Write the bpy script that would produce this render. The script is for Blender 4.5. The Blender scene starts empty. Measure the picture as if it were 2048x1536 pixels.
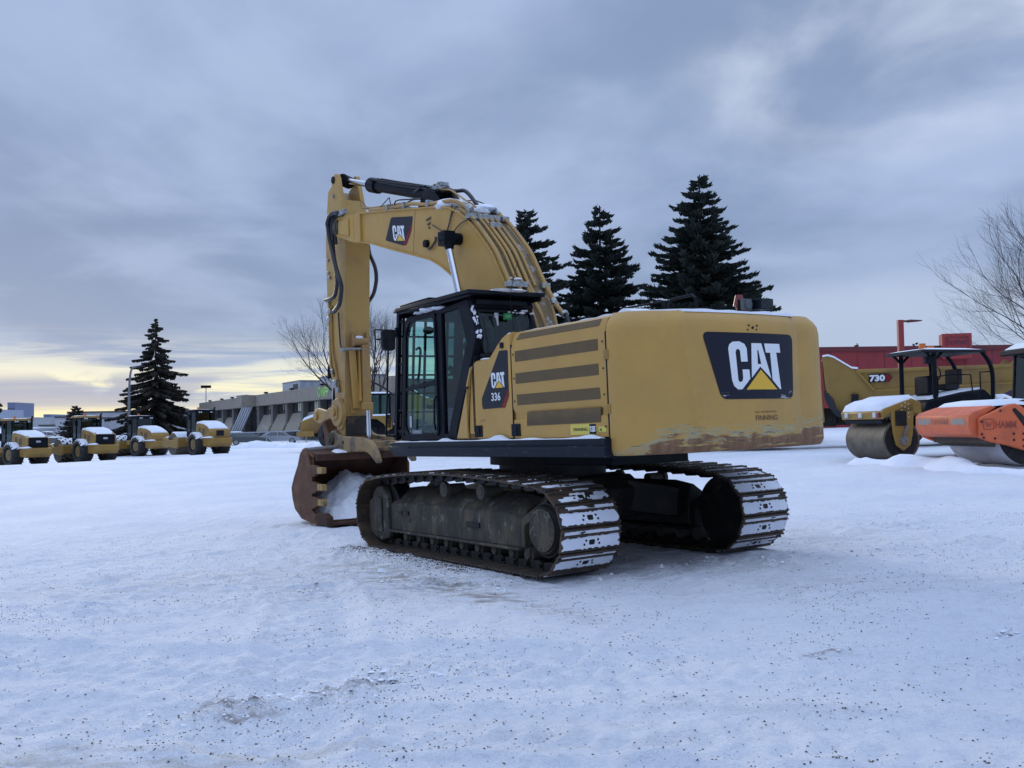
import bpy, bmesh, math, random
from mathutils import Vector, Matrix, noise
R=math.radians
random.seed(7)
scene=bpy.context.scene
COL=scene.collection
# ------------------------------------------------------------------ camera
cam_d=bpy.data.cameras.new('camera'); cam=bpy.data.objects.new('camera',cam_d); COL.objects.link(cam)
cam_d.sensor_width=36; cam_d.lens=1951.3/2048*36; cam_d.clip_start=.1; cam_d.clip_end=9000
CR=Matrix(((0.999902,0.014,0.0),(0.000617,-0.044068,-0.999028),(-0.013986,0.99893,-0.044072)))
CAM=Vector((0,0,1.65))
cam.matrix_world=Matrix.Translation(CAM)@CR.to_4x4()
scene.camera=cam
# ------------------------------------------------------------------ exposure
scene.view_settings.view_transform='Standard'; scene.view_settings.look='None'
scene.view_settings.exposure=0.27; scene.view_settings.gamma=1.0
scene.cycles.max_bounces=8; scene.cycles.transparent_max_bounces=16
# ------------------------------------------------------------------ sky
SUN_EL=R(5); SUN_AZ=R(-28)          # low behind cloud, left of the view
world=bpy.data.worlds.new('World'); scene.world=world; world.use_nodes=True
def sky_nodes():
    nt=world.node_tree; nt.nodes.clear(); L=nt.links
    def N(t,**k):
        n=nt.nodes.new(t)
        for a,b in k.items(): setattr(n,a,b)
        return n
    def V(x):
        return x
    def M(op,a,b=None,c=None,clamp=False):
        n=N('ShaderNodeMath',operation=op,use_clamp=clamp)
        for i,v in enumerate((a,b,c)):
            if v is None: continue
            if isinstance(v,(int,float)): n.inputs[i].default_value=v
            else: L.new(v,n.inputs[i])
        return n.outputs[0]
    def MR(v,a,b,c=0,d=1,smooth=True):
        n=N('ShaderNodeMapRange',interpolation_type='SMOOTHSTEP' if smooth else 'LINEAR')
        L.new(v,n.inputs[0])
        for i,x in enumerate((a,b,c,d)): n.inputs[i+1].default_value=x
        return n.outputs[0]
    def MIX(f,a,b,mode='MIX'):
        n=N('ShaderNodeMix',data_type='RGBA',blend_type=mode)
        if isinstance(f,(int,float)): n.inputs[0].default_value=f
        else: L.new(f,n.inputs[0])
        for i,v in ((6,a),(7,b)):
            if isinstance(v,tuple): n.inputs[i].default_value=(*v,1)
            else: L.new(v,n.inputs[i])
        return n.outputs[2]
    tc=N('ShaderNodeTexCoord'); sep=N('ShaderNodeSeparateXYZ'); L.new(tc.outputs['Generated'],sep.inputs[0])
    x,y,z=sep.outputs
    zc=M('MAXIMUM',z,0.0)
    den=M('ADD',zc,0.20)
    comb=N('ShaderNodeCombineXYZ'); L.new(M('DIVIDE',x,den),comb.inputs[0]); L.new(M('DIVIDE',y,den),comb.inputs[1])
    def NZ(scale,detail,rough,off,sx=1,sy=1,dist=0):
        mp=N('ShaderNodeMapping'); L.new(comb.outputs[0],mp.inputs[0]); mp.inputs['Location'].default_value=off; mp.inputs['Scale'].default_value=(sx,sy,1)
        n=N('ShaderNodeTexNoise'); L.new(mp.outputs[0],n.inputs['Vector']); n.inputs['Scale'].default_value=scale; n.inputs['Detail'].default_value=detail; n.inputs['Roughness'].default_value=rough; n.inputs['Distortion'].default_value=dist
        return n.outputs[0]
    n1=NZ(1.05,7,.52,(3.4,1.2,0),1,.8,.35); n2=NZ(2.6,7,.5,(7,2,4),.9,.75,.3); n3=NZ(.25,3,.5,(1,8,2))
    az=M('ARCTAN2',x,y)
    el=M('ARCSINE',zc)
    # three greys of the cloud deck
    c=MIX(MR(n1,.36,.64),(.235,.318,.500),(.375,.475,.700))
    c=MIX(M('MULTIPLY',MR(n2,.44,.70),.55),c,(.45,.56,.78))
    c=MIX(M('MULTIPLY',MR(n3,.50,.66),.30),c,(.24,.30,.45))
    # brighter, higher deck above the frame
    up=MR(z,.38,.75)
    c=MIX(up,c,MIX(1.0,c,(2.55,2.45,2.30),'MULTIPLY'))
    # thin cloud up right
    d1=M('ADD',M('POWER',M('DIVIDE',M('SUBTRACT',az,.40),.22),2),M('POWER',M('DIVIDE',M('SUBTRACT',el,.345),.10),2))
    pr=M('MULTIPLY',MR(d1,1.3,0),MR(n2,.30,.62))
    c=MIX(pr,c,(.66,.73,.86))
    d2=M('ADD',M('POWER',M('DIVIDE',M('SUBTRACT',az,.42),.40),2),M('POWER',M('DIVIDE',M('SUBTRACT',el,.085),.06),2))
    c=MIX(M('MULTIPLY',MR(d2,1.2,0),.75),c,(.56,.64,.80))
    # grey band, then the bright streaked gap under the deck on the left
    left=M('MULTIPLY',MR(az,.12,-.22),MR(az,-1.0,-.65))
    mpb=N('ShaderNodeCombineXYZ'); L.new(M('MULTIPLY',az,5.),mpb.inputs[0]); L.new(M('MULTIPLY',el,75.),mpb.inputs[1])
    nb=N('ShaderNodeTexNoise'); L.new(mpb.outputs[0],nb.inputs['Vector']); nb.inputs['Scale'].default_value=.8; nb.inputs['Detail'].default_value=6; nb.inputs['Roughness'].default_value=.58; nb.inputs['Distortion'].default_value=.6
    nb2=N('ShaderNodeTexNoise'); mpc=N('ShaderNodeCombineXYZ'); L.new(M('MULTIPLY',az,9.),mpc.inputs[0]); L.new(M('MULTIPLY',el,22.),mpc.inputs[1]); L.new(mpc.outputs[0],nb2.inputs['Vector']); nb2.inputs['Scale'].default_value=1.1; nb2.inputs['Detail'].default_value=7; nb2.inputs['Distortion'].default_value=.4
    band=M('MULTIPLY',MR(el,.105,.05),left)
    streak=M('MULTIPLY',band,MR(nb.outputs[0],.40,.58))
    glow=MIX(MR(el,.075,.02),(.80,.82,.72),(.92,.87,.58))
    c=MIX(M('MULTIPLY',MR(el,.22,.05),.45),c,(.34,.44,.60))
    c=MIX(streak,c,glow)
    low=M('MULTIPLY',MR(el,.042,.012),M('MULTIPLY',MR(az,.10,-.10),MR(az,-1.0,-.65)))
    c=MIX(M('MULTIPLY',low,.80),c,(.93,.86,.54))
    # a low steam cloud over the far town
    d3=M('MULTIPLY',MR(M('ABSOLUTE',M('SUBTRACT',el,M('ADD',.043,M('MULTIPLY',M('ADD',az,.30),.03)))),.022,.008),MR(nb2.outputs[0],.40,.50))
    d3=M('MULTIPLY',d3,MR(az,-.22,-.34))
    c=MIX(M('MULTIPLY',d3,.85),c,(.36,.42,.55))
    st=N('ShaderNodeTexSky'); st.sky_type='NISHITA'; st.sun_disc=False; st.sun_elevation=SUN_EL; st.sun_rotation=SUN_AZ
    bg=N('ShaderNodeBackground'); L.new(c,bg.inputs[0]); bg.inputs[1].default_value=.90
    bs=N('ShaderNodeBackground'); L.new(st.outputs[0],bs.inputs[0]); bs.inputs[1].default_value=.05
    mx=N('ShaderNodeMixShader'); mx.inputs[0].default_value=.03; L.new(bg.outputs[0],mx.inputs[1]); L.new(bs.outputs[0],mx.inputs[2])
    out=N('ShaderNodeOutputWorld'); L.new(mx.outputs[0],out.inputs[0])
sky_nodes()
# ------------------------------------------------------------------ sun, diffused by the overcast
sd=bpy.data.lights.new('sun','SUN'); sd.energy=.9; sd.angle=R(16); sd.color=(1,.9,.74)
sun=bpy.data.objects.new('sun',sd); COL.objects.link(sun)
sdir=Vector((math.sin(SUN_AZ)*math.cos(R(14)),math.cos(SUN_AZ)*math.cos(R(14)),math.sin(R(14))))
sun.rotation_euler=(-sdir).to_track_quat('-Z','Y').to_euler()
# ------------------------------------------------------------------ helpers
def ray(px,py):
    d=CR@Vector(((px-1024)/1951.3,-(py-768)/1951.3,-1)); return d
def at(px,py,Y):
    d=ray(px,py); return CAM+d*(Y/d.y)
CTRL=[]   # surveyed ground points: position and how far they reach
for px,py,Y,s in ((20,940,64,5),(180,929,66,5),(285,918,75,5),(400,913,66.5,5),(520,897,92,14),(640,893,80,12),(740,893,62,14),
                  (1760,917,27.5,4.5),(1640,901,33,6),(1990,924,24,4),(2060,905,30,6),(1500,905,45,10),(300,872,150,40),(60,868,300,80),
                  (560,896,118,18),(1900,861,68,9),(1690,861,66,9),(1780,861,68,9),(1200,880,60,15),(1024,870,160,50)):
    p=at(px,py,Y); CTRL.append((p.x,p.y,p.z-.02525*p.x,s))
CTRL+=[(x,y,0,s) for x,y,s in ((0,4,6),(-6,8,6),(6,8,5),(-3,15,6),(3,12,6),(-9,18,7),(1,22,6),(-14,30,9),(-5,38,9),(8,16,3.5))]
def base_h(x,y):
    xx=max(-60,min(60,x))
    b=.02525*xx*(1 if y<120 else max(0,1-(y-120)/300))
    sw=.06; sr=0
    for cx,cy,r,s in CTRL:
        d=((x-cx)**2+(y-cy)**2)/(2*s*s)
        if d<12:
            w=math.exp(-d); sw+=w; sr+=w*r
    return b+sr/sw
def ground(x,y): return base_h(x,y)

class MB:
    def __init__(s): s.v=[]; s.f=[]; s.m=[]; s.cm=0
    def add(s,vs,fs,mi=None):
        o=len(s.v); s.v+= [tuple(v) for v in vs]; s.f+=[tuple(i+o for i in f) for f in fs]; s.m+=[s.cm if mi is None else mi]*len(fs); return s
    def box(s,x0,x1,y0,y1,z0,z1,T=None):
        vs=[Vector((x,y,z)) for x in (x0,x1) for y in (y0,y1) for z in (z0,z1)]
        if T is not None: vs=[T@v for v in vs]
        return s.add(vs,[(0,1,3,2),(4,6,7,5),(0,4,5,1),(2,3,7,6),(0,2,6,4),(1,5,7,3)])
    def cyl(s,p0,p1,r0,r1=None,n=20,caps=True):
        r1=r0 if r1 is None else r1; p0=Vector(p0); p1=Vector(p1); d=(p1-p0).normalized()
        a=d.orthogonal().normalized(); b=d.cross(a)
        vs=[]
        for p,r in ((p0,r0),(p1,r1)):
            for i in range(n):
                t=2*math.pi*i/n; vs.append(p+a*(r*math.cos(t))+b*(r*math.sin(t)))
        fs=[(i,(i+1)%n,n+(i+1)%n,n+i) for i in range(n)]
        if caps: fs+= [tuple(range(n))[::-1],tuple(range(n,2*n))]
        return s.add(vs,fs)
    def tube(s,pts,r,n=8,sm=0,caps=True):
        P=[Vector(p) for p in pts]
        if sm and len(P)>2:
            Q=[]
            for i in range(len(P)-1):
                p0=P[max(i-1,0)];p1=P[i];p2=P[i+1];p3=P[min(i+2,len(P)-1)]
                for k in range(sm):
                    t=k/sm; Q.append(.5*((2*p1)+(p2-p0)*t+(2*p0-5*p1+4*p2-p3)*t*t+(3*p1-p0-3*p2+p3)*t**3))
            Q.append(P[-1]); P=Q
        m=len(P); rr=r if isinstance(r,(list,tuple)) else [r]*m
        if len(rr)!=m: rr=[rr[0]+(rr[-1]-rr[0])*i/(m-1) for i in range(m)]
        d=(P[1]-P[0]).normalized(); a=d.orthogonal().normalized(); vs=[]
        for i in range(m):
            d2=((P[min(i+1,m-1)]-P[i]).normalized()+(P[i]-P[max(i-1,0)]).normalized()).normalized() if 0<i<m-1 else (P[i]-P[i-1]).normalized() if i else d
            a=(a-d2*a.dot(d2)).normalized(); b=d2.cross(a)
            for k in range(n):
                t=2*math.pi*k/n; vs.append(P[i]+a*(rr[i]*math.cos(t))+b*(rr[i]*math.sin(t)))
        fs=[(i*n+k,i*n+(k+1)%n,(i+1)*n+(k+1)%n,(i+1)*n+k) for i in range(m-1) for k in range(n)]
        if caps: fs+= [tuple(range(n))[::-1],tuple(range((m-1)*n,m*n))]
        return s.add(vs,fs)
    def prism(s,pts,axis,lo,hi,T=None):
        # pts 2D: axis y -> (x,z); axis x -> (y,z); axis z -> (x,y)
        f={'y':lambda a,b,c:Vector((a,c,b)),'x':lambda a,b,c:Vector((c,a,b)),'z':lambda a,b,c:Vector((a,b,c))}[axis]
        n=len(pts); vs=[f(a,b,lo) for a,b in pts]+[f(a,b,hi) for a,b in pts]
        if T is not None: vs=[T@v for v in vs]
        return s.add(vs,[tuple(range(n))[::-1],tuple(range(n,2*n))]+[(i,(i+1)%n,n+(i+1)%n,n+i) for i in range(n)])
    def loft(s,rings,closed=True,caps=True):
        n=len(rings[0]); vs=[p for r in rings for p in r]; k=n if closed else n-1
        fs=[(j*n+i,j*n+(i+1)%n,(j+1)*n+(i+1)%n,(j+1)*n+i) for j in range(len(rings)-1) for i in range(k)]
        if caps: fs+=[tuple(range(n))[::-1],tuple(range((len(rings)-1)*n,len(rings)*n))]
        return s.add(vs,fs)
    def bar(s,p0,p1,w,t,up=(0,0,1)):
        p0=Vector(p0);p1=Vector(p1); d=(p1-p0).normalized(); u=Vector(up); a=d.cross(u)
        a=a.normalized() if a.length>1e-4 else d.orthogonal().normalized(); b=a.cross(d).normalized()
        vs=[p+a*(w/2*i)+b*(t/2*j) for p in (p0,p1) for i,j in ((-1,-1),(1,-1),(1,1),(-1,1))]
        return s.add(vs,[(3,2,1,0),(4,5,6,7),(0,1,5,4),(1,2,6,5),(2,3,7,6),(3,0,4,7)])
    def ball(s,c,r,n=10,sz=1,jit=0):
        c=Vector(c); vs=[c+Vector((0,0,r*sz))]; m=n//2
        for j in range(1,m):
            ph=math.pi*j/m
            for i in range(n):
                t=2*math.pi*i/n; q=1+random.uniform(-jit,jit); vs.append(c+Vector((r*q*math.sin(ph)*math.cos(t),r*q*math.sin(ph)*math.sin(t),r*sz*q*math.cos(ph))))
        vs.append(c-Vector((0,0,r*sz))); e=len(vs)-1
        fs=[(0,1+i,1+(i+1)%n) for i in range(n)]
        for j in range(m-2): fs+=[(1+j*n+i,1+(j+1)*n+i,1+(j+1)*n+(i+1)%n,1+j*n+(i+1)%n) for i in range(n)]
        fs+=[(e,1+(m-2)*n+(i+1)%n,1+(m-2)*n+i) for i in range(n)]
        return s.add(vs,fs)
    def xf(s,T):
        s.v=[tuple(T@Vector(v)) for v in s.v]; return s
    def build(s,name,mat,parent=None,smooth=35,bevel=0,fix=True,**props):
        me=bpy.data.meshes.new(name); me.from_pydata(s.v,[],s.f)
        mats=mat if isinstance(mat,(list,tuple)) else [mat]
        for m in mats: me.materials.append(m)
        if len(mats)>1: me.polygons.foreach_set('material_index',s.m)
        if fix:
            bm=bmesh.new(); bm.from_mesh(me); bmesh.ops.recalc_face_normals(bm,faces=bm.faces); bm.to_mesh(me); bm.free()
        if smooth:
            me.shade_smooth(); me.set_sharp_from_angle(angle=R(smooth))
        o=bpy.data.objects.new(name,me); COL.objects.link(o)
        if parent is not None: o.parent=parent
        if bevel:
            b=o.modifiers.new('bevel','BEVEL'); b.width=bevel; b.segments=2; b.limit_method='ANGLE'; b.angle_limit=R(40)
        for k,v in props.items(): o[k]=v
        return o
def thing(name,label,cat,loc=(0,0,0),rz=0,group=None,mw=None):
    o=bpy.data.objects.new(name,None); COL.objects.link(o); o.empty_display_size=.3
    if mw is not None: o.matrix_world=mw
    else: o.location=loc; o.rotation_euler=(0,0,rz)
    o['label']=label; o['category']=cat
    if group: o['group']=group
    return o
def tag(o,label,cat,group=None,kind=None):
    if label: o['label']=label
    if cat: o['category']=cat
    if group: o['group']=group
    if kind: o['kind']=kind
    return o
def copy_tree(o,parent=None):
    c=o.copy(); COL.objects.link(c)
    if parent is not None: c.parent=parent
    for ch in o.children: copy_tree(ch,c)
    return c
def text_obj(name,txt,mat,parent,origin,ux,uz,h,w=None,ext=.002,bold=.0,shear=0,space=1.0):
    """lettering as mesh: lower-left corner origin, along ux, up uz, letter height h and total width w"""
    cu=bpy.data.curves.new(name,'FONT'); cu.body=txt; cu.offset=bold; cu.resolution_u=3; cu.space_character=space; cu.shear=shear
    t=bpy.data.objects.new('tmp',cu); COL.objects.link(t)
    dg=bpy.context.evaluated_depsgraph_get(); dg.update(); me=bpy.data.meshes.new_from_object(t.evaluated_get(dg))
    bpy.data.objects.remove(t); bpy.data.curves.remove(cu)
    xs=[v.co.x for v in me.vertices]; ys=[v.co.y for v in me.vertices]
    x0,x1,y0,y1=min(xs),max(xs),min(ys),max(ys); sy=h/(y1-y0); sx=(w/(x1-x0)) if w else sy
    ux=Vector(ux).normalized(); uz=Vector(uz).normalized(); nn=ux.cross(uz)
    o3=Vector(origin)
    for v in me.vertices: v.co=o3+ux*((v.co.x-x0)*sx)+uz*((v.co.y-y0)*sy)+nn*ext
    me.name=name; me.materials.clear(); me.materials.append(mat)
    o=bpy.data.objects.new(name,me); COL.objects.link(o); o.parent=parent
    return o
# ------------------------------------------------------------------ materials
class NT:
    def __init__(s,name):
        s.m=bpy.data.materials.new(name); s.m.use_nodes=True; s.t=s.m.node_tree; s.t.nodes.clear()
        s.out=s.n('ShaderNodeOutputMaterial'); s.p=s.n('ShaderNodeBsdfPrincipled'); s.t.links.new(s.p.outputs[0],s.out.inputs[0])
        s.co=s.n('ShaderNodeTexCoord').outputs['Object']
    def n(s,t,**k):
        n=s.t.nodes.new(t)
        for a,b in k.items(): setattr(n,a,b)
        return n
    def l(s,a,b): s.t.links.new(a,b)
    def setp(s,k,v):
        i=s.p.inputs[k]
        if hasattr(v,'is_linked') or hasattr(v,'links'): s.l(v,i)
        elif isinstance(v,tuple): i.default_value=(*v,1) if len(v)==3 else v
        else: i.default_value=v
    def math(s,op,a,b=None,clamp=False):
        n=s.n('ShaderNodeMath',operation=op,use_clamp=clamp)
        for i,v in enumerate((a,b)):
            if v is None: continue
            if isinstance(v,(int,float)): n.inputs[i].default_value=v
            else: s.l(v,n.inputs[i])
        return n.outputs[0]
    def rng(s,v,a,b,c=0.,d=1.):
        n=s.n('ShaderNodeMapRange',interpolation_type='SMOOTHSTEP'); s.l(v,n.inputs[0])
        for i,x in enumerate((a,b,c,d)): n.inputs[i+1].default_value=x
        return n.outputs[0]
    def noise(s,scale,detail=4,rough=.55,stretch=None,off=(0,0,0),dist=0,co=None):
        co=co or s.co
        if stretch or off!=(0,0,0):
            mp=s.n('ShaderNodeMapping'); s.l(co,mp.inputs[0]); mp.inputs['Scale'].default_value=stretch or (1,1,1); mp.inputs['Location'].default_value=off; co=mp.outputs[0]
        n=s.n('ShaderNodeTexNoise'); s.l(co,n.inputs['Vector']); n.inputs['Scale'].default_value=scale; n.inputs['Detail'].default_value=detail; n.inputs['Roughness'].default_value=rough; n.inputs['Distortion'].default_value=dist
        return n.outputs[0]
    def mix(s,f,a,b,mode='MIX'):
        n=s.n('ShaderNodeMix',data_type='RGBA',blend_type=mode)
        if isinstance(f,(int,float)): n.inputs[0].default_value=f
        else: s.l(f,n.inputs[0])
        for i,v in ((6,a),(7,b)):
            if isinstance(v,tuple): n.inputs[i].default_value=(*v,1)
            else: s.l(v,n.inputs[i])
        return n.outputs[2]
    def bump(s,h,strength=.3,dist=.01):
        b=s.n('ShaderNodeBump'); b.inputs['Strength'].default_value=strength; b.inputs['Distance'].default_value=dist; s.l(h,b.inputs['Height']); s.l(b.outputs[0],s.p.inputs['Normal'])
def mat(name,col,rough=.5,metal=0,col2=None,sc=3,lo=.45,hi=.65,bump=0,bsc=None,spec=.5,stretch=None):
    t=NT(name); c=col
    if col2:
        c=t.mix(t.rng(t.noise(sc,6,.6,stretch),lo,hi),col,col2)
    t.setp('Base Color',c); t.setp('Roughness',rough); t.setp('Metallic',metal); t.setp('Specular IOR Level',spec)
    if bump: t.bump(t.noise(bsc or sc*4,5,.6),bump,.01)
    return t.m
M={}
def yellow(name,base,dirt=.35,scale=1.0):
    t=NT(name)
    c=t.mix(t.math('MULTIPLY',t.rng(t.noise(1.1*scale,6,.6),.42,.70),dirt),base,(base[0]*.66,base[1]*.62,base[2]*.9+.01))
    c=t.mix(t.math('MULTIPLY',t.rng(t.noise(9*scale,6,.65,(1,1,.25)),.55,.80),dirt*.8),c,(.30,.22,.13))
    c=t.mix(t.math('MULTIPLY',t.rng(t.noise(60*scale,3,.6),.62,.72),dirt*.5),c,(.22,.16,.10))
    t.setp('Base Color',c); t.setp('Roughness',t.rng(t.noise(4,4),.3,.7,.38,.58)); t.setp('Specular IOR Level',.4)
    t.bump(t.noise(2.2,3,.5),.06,.02)
    return t.m
YEL=(.50,.292,.070)
M['paint']=yellow('yellow_paint',YEL,.30)
M['paint_dirty']=yellow('yellow_paint_dirty',(.40,.24,.07),.75)
M['paint_stick']=yellow('worn_yellow_paint',(.45,.275,.075),.8)
M['paint_far']=yellow('yellow_paint_dusty',(.31,.185,.040),.75)
def cw_paint():
    t=NT('scraped_counterweight_paint')
    sep=t.n('ShaderNodeSeparateXYZ'); t.l(t.co,sep.inputs[0]); x,y,z=sep.outputs
    c=t.mix(t.math('MULTIPLY',t.rng(t.noise(1.3,6,.6),.40,.70),.5),YEL,(.36,.215,.065))
    c=t.mix(t.math('MULTIPLY',t.rng(t.noise(11,5,.65,(1,1,.3)),.56,.80),.22),c,(.36,.27,.16))
    c=t.mix(t.math('MULTIPLY',t.rng(t.noise(26,8,.75,(1,.35,1.6),off=(5,5,5)),.62,.67),.45),c,(.30,.23,.13))
    st=t.noise(3.2,8,.68,(1,.8,4.5),dist=.6)         # long horizontal scrapes
    st2=t.noise(7,7,.7,(1,.55,6),off=(3,1,2),dist=.4)
    zz=t.math('ADD',z,t.math('MULTIPLY',t.math('SUBTRACT',st,.5),.62))
    # wear climbs towards the right-hand rear corner
    zz=t.math('ADD',zz,t.math('MULTIPLY',t.rng(y,-.9,-1.4),-.10)); zz=t.math('ADD',zz,t.math('MULTIPLY',t.rng(y,1.05,1.35),.24))
    grey=t.math('MULTIPLY',t.rng(zz,1.62,1.52),t.rng(st2,.44,.53))
    c=t.mix(t.math('MULTIPLY',grey,.9),c,(.36,.33,.21))
    c=t.mix(t.math('MULTIPLY',t.rng(zz,1.485,1.44),.95),c,t.mix(t.rng(t.noise(14,5,.6,(1,1,.2)),.35,.65),(.235,.125,.065),(.17,.085,.045)))
    c=t.mix(t.math('MULTIPLY',t.math('MULTIPLY',t.rng(zz,1.66,1.60),t.rng(st2,.60,.64)),.9),c,(.10,.07,.05))
    c=t.mix(t.math('MULTIPLY',t.math('MULTIPLY',t.rng(z,1.62,1.5),t.rng(t.noise(5,7,.7,(1,.4,5),off=(9,2,7)),.58,.64)),.85),c,(.50,.36,.13))
    t.setp('Base Color',c); t.setp('Roughness',t.rng(zz,1.7,1.45,.42,.75)); t.setp('Specular IOR Level',.4)
    t.bump(t.math('ADD',t.math('MULTIPLY',t.noise(1.6,3,.5),.5),t.math('MULTIPLY',t.rng(zz,1.6,1.45),st2)),.10,.03)
    return t.m
M['cw']=cw_paint()
M['black']=mat('black_paint',(.004,.006,.011),.5,0,(.012,.016,.023),2.5,.45,.75,spec=.14)
M['blackdull']=mat('black_rubber',(.009,.010,.013),.7,0,(.02,.02,.022),6,spec=.25)
M['rail']=mat('scuffed_black_steel',(.006,.011,.020),.5,0,(.08,.10,.12),9,.60,.80,spec=.2,stretch=(.6,1,5))
M['steel_dark']=mat('dark_greased_steel',(.012,.011,.011),.6,.3,(.03,.025,.02),5)
M['track']=mat('worn_track_steel',(.052,.042,.034),.58,.35,(.10,.062,.036),6,.42,.66,.4,30)
M['mud']=mat('muddy_steel',(.062,.054,.044),.8,.0,(.095,.082,.064),2.2,.4,.65,.5,25)
M['mudframe']=None
def mudf():
    t=NT('muddy_frame_paint'); c=t.mix(t.rng(t.noise(2.6,8,.7,(1,1,.5)),.42,.66),(.040,.034,.028),(.115,.092,.058))
    c=t.mix(t.math('MULTIPLY',t.rng(t.noise(6,8,.75,(1,1,.8),off=(2,8,1)),.56,.62),.8),c,(.16,.165,.14)); c=t.mix(t.math('MULTIPLY',t.rng(t.noise(18,6,.7,(1,1,.2)),.5,.7),.6),c,(.022,.020,.020))
    t.setp('Base Color',c); t.setp('Roughness',.8); t.bump(t.noise(20,7,.7),.6,.012); return t.m
M['mudframe']=mudf()
M['bucket']=mat('rusty_bucket_steel',(.105,.045,.022),.7,.3,(.17,.085,.045),3.5,.4,.7,.4,18)
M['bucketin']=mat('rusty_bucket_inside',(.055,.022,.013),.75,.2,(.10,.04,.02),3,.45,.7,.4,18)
M['chrome']=mat('chromed_rod',(.62,.64,.70),.16,1)
M['hose']=mat('hydraulic_hose_rubber',(.016,.018,.024),.45)
M['silver']=mat('zinc_fitting',(.38,.40,.40),.4,.8,(.2,.2,.2),20)
M['white']=mat('white_lettering',(.74,.77,.80),.5)
M['decal']=mat('black_decal_film',(.009,.011,.022),.4,spec=.25)
M['red']=mat('red_decal_film',(.42,.025,.035),.4)
M['tri']=mat('yellow_decal_film',(.76,.44,.03),.4)
M['brown_letter']=mat('brown_lettering',(.14,.07,.035),.6)
M['yel_label']=mat('yellow_label_film',(.68,.56,.10),.5)
M['green']=mat('green_label_film',(.03,.42,.14),.5)
M['orange']=mat('amber_lens',(.62,.17,.03),.35)
M['redlens']=mat('red_lens',(.16,.02,.02),.3)
M['lamp']=mat('lamp_glass',(.55,.58,.60),.15)
M['seat']=mat('dark_seat_fabric',(.02,.022,.026),.8)
M['greyplastic']=mat('grey_cab_plastic',(.09,.10,.11),.6)
def louver():
    t=NT('perforated_louver'); n=t.n('ShaderNodeTexVoronoi'); t.l(t.co,n.inputs['Vector']); n.inputs['Scale'].default_value=95; n.inputs['Randomness'].default_value=.2
    c=t.mix(t.rng(n.outputs['Distance'],.30,.42),(.035,.024,.012),(.15,.095,.036)); c=t.mix(t.math('MULTIPLY',t.rng(t.noise(5),.4,.7),.5),c,(.085,.058,.030))
    t.setp('Base Color',c); t.setp('Roughness',.65); return t.m
M['louver']=louver()
def glass(name,tint,refl=.10,rough=.03):
    t=NT(name); tr=t.n('ShaderNodeBsdfTransparent'); tr.inputs[0].default_value=(*tint,1); g=t.n('ShaderNodeBsdfGlossy'); g.inputs['Roughness'].default_value=rough; g.inputs[0].default_value=(.9,.95,1,1)
    fr=t.n('ShaderNodeLayerWeight'); fr.inputs[0].default_value=.5; mx=t.n('ShaderNodeMixShader'); f=t.math('ADD',t.math('MULTIPLY',t.math('POWER',fr.outputs['Facing'],4),.30),refl+.02,True); t.l(f,mx.inputs[0]); t.l(tr.outputs[0],mx.inputs[1]); t.l(g.outputs[0],mx.inputs[2]); t.l(mx.outputs[0],t.out.inputs[0])
    t.t.nodes.remove(t.p); return t.m
M['glass']=glass('tinted_cab_glass',(.78,.93,.89),.0)
M['glassdark']=glass('dark_cab_glass',(.25,.40,.39),.03)
M['winglass']=mat('office_window_glass',(.025,.03,.038),.08,0,(.05,.055,.06),.5,spec=.9)
def snowmat(name,dirty=0.,sc=1.):
    t=NT(name)
    c=t.mix(t.rng(t.noise(2.5*sc,6,.6),.35,.7),(.80,.83,.90),(.72,.76,.86))
    t.setp('Roughness',.75); t.setp('Specular IOR Level',.25)
    if dirty: c=t.mix(t.math('MULTIPLY',t.rng(t.noise(14,6,.65),.52,.66),dirty),c,(.28,.24,.20))
    t.setp('Base Color',c)
    t.bump(t.noise(28*sc,6,.6),.35,.02); return t.m
M['snow']=snowmat('settled_snow')
M['snowd']=snowmat('dirty_snow',.8)
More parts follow.
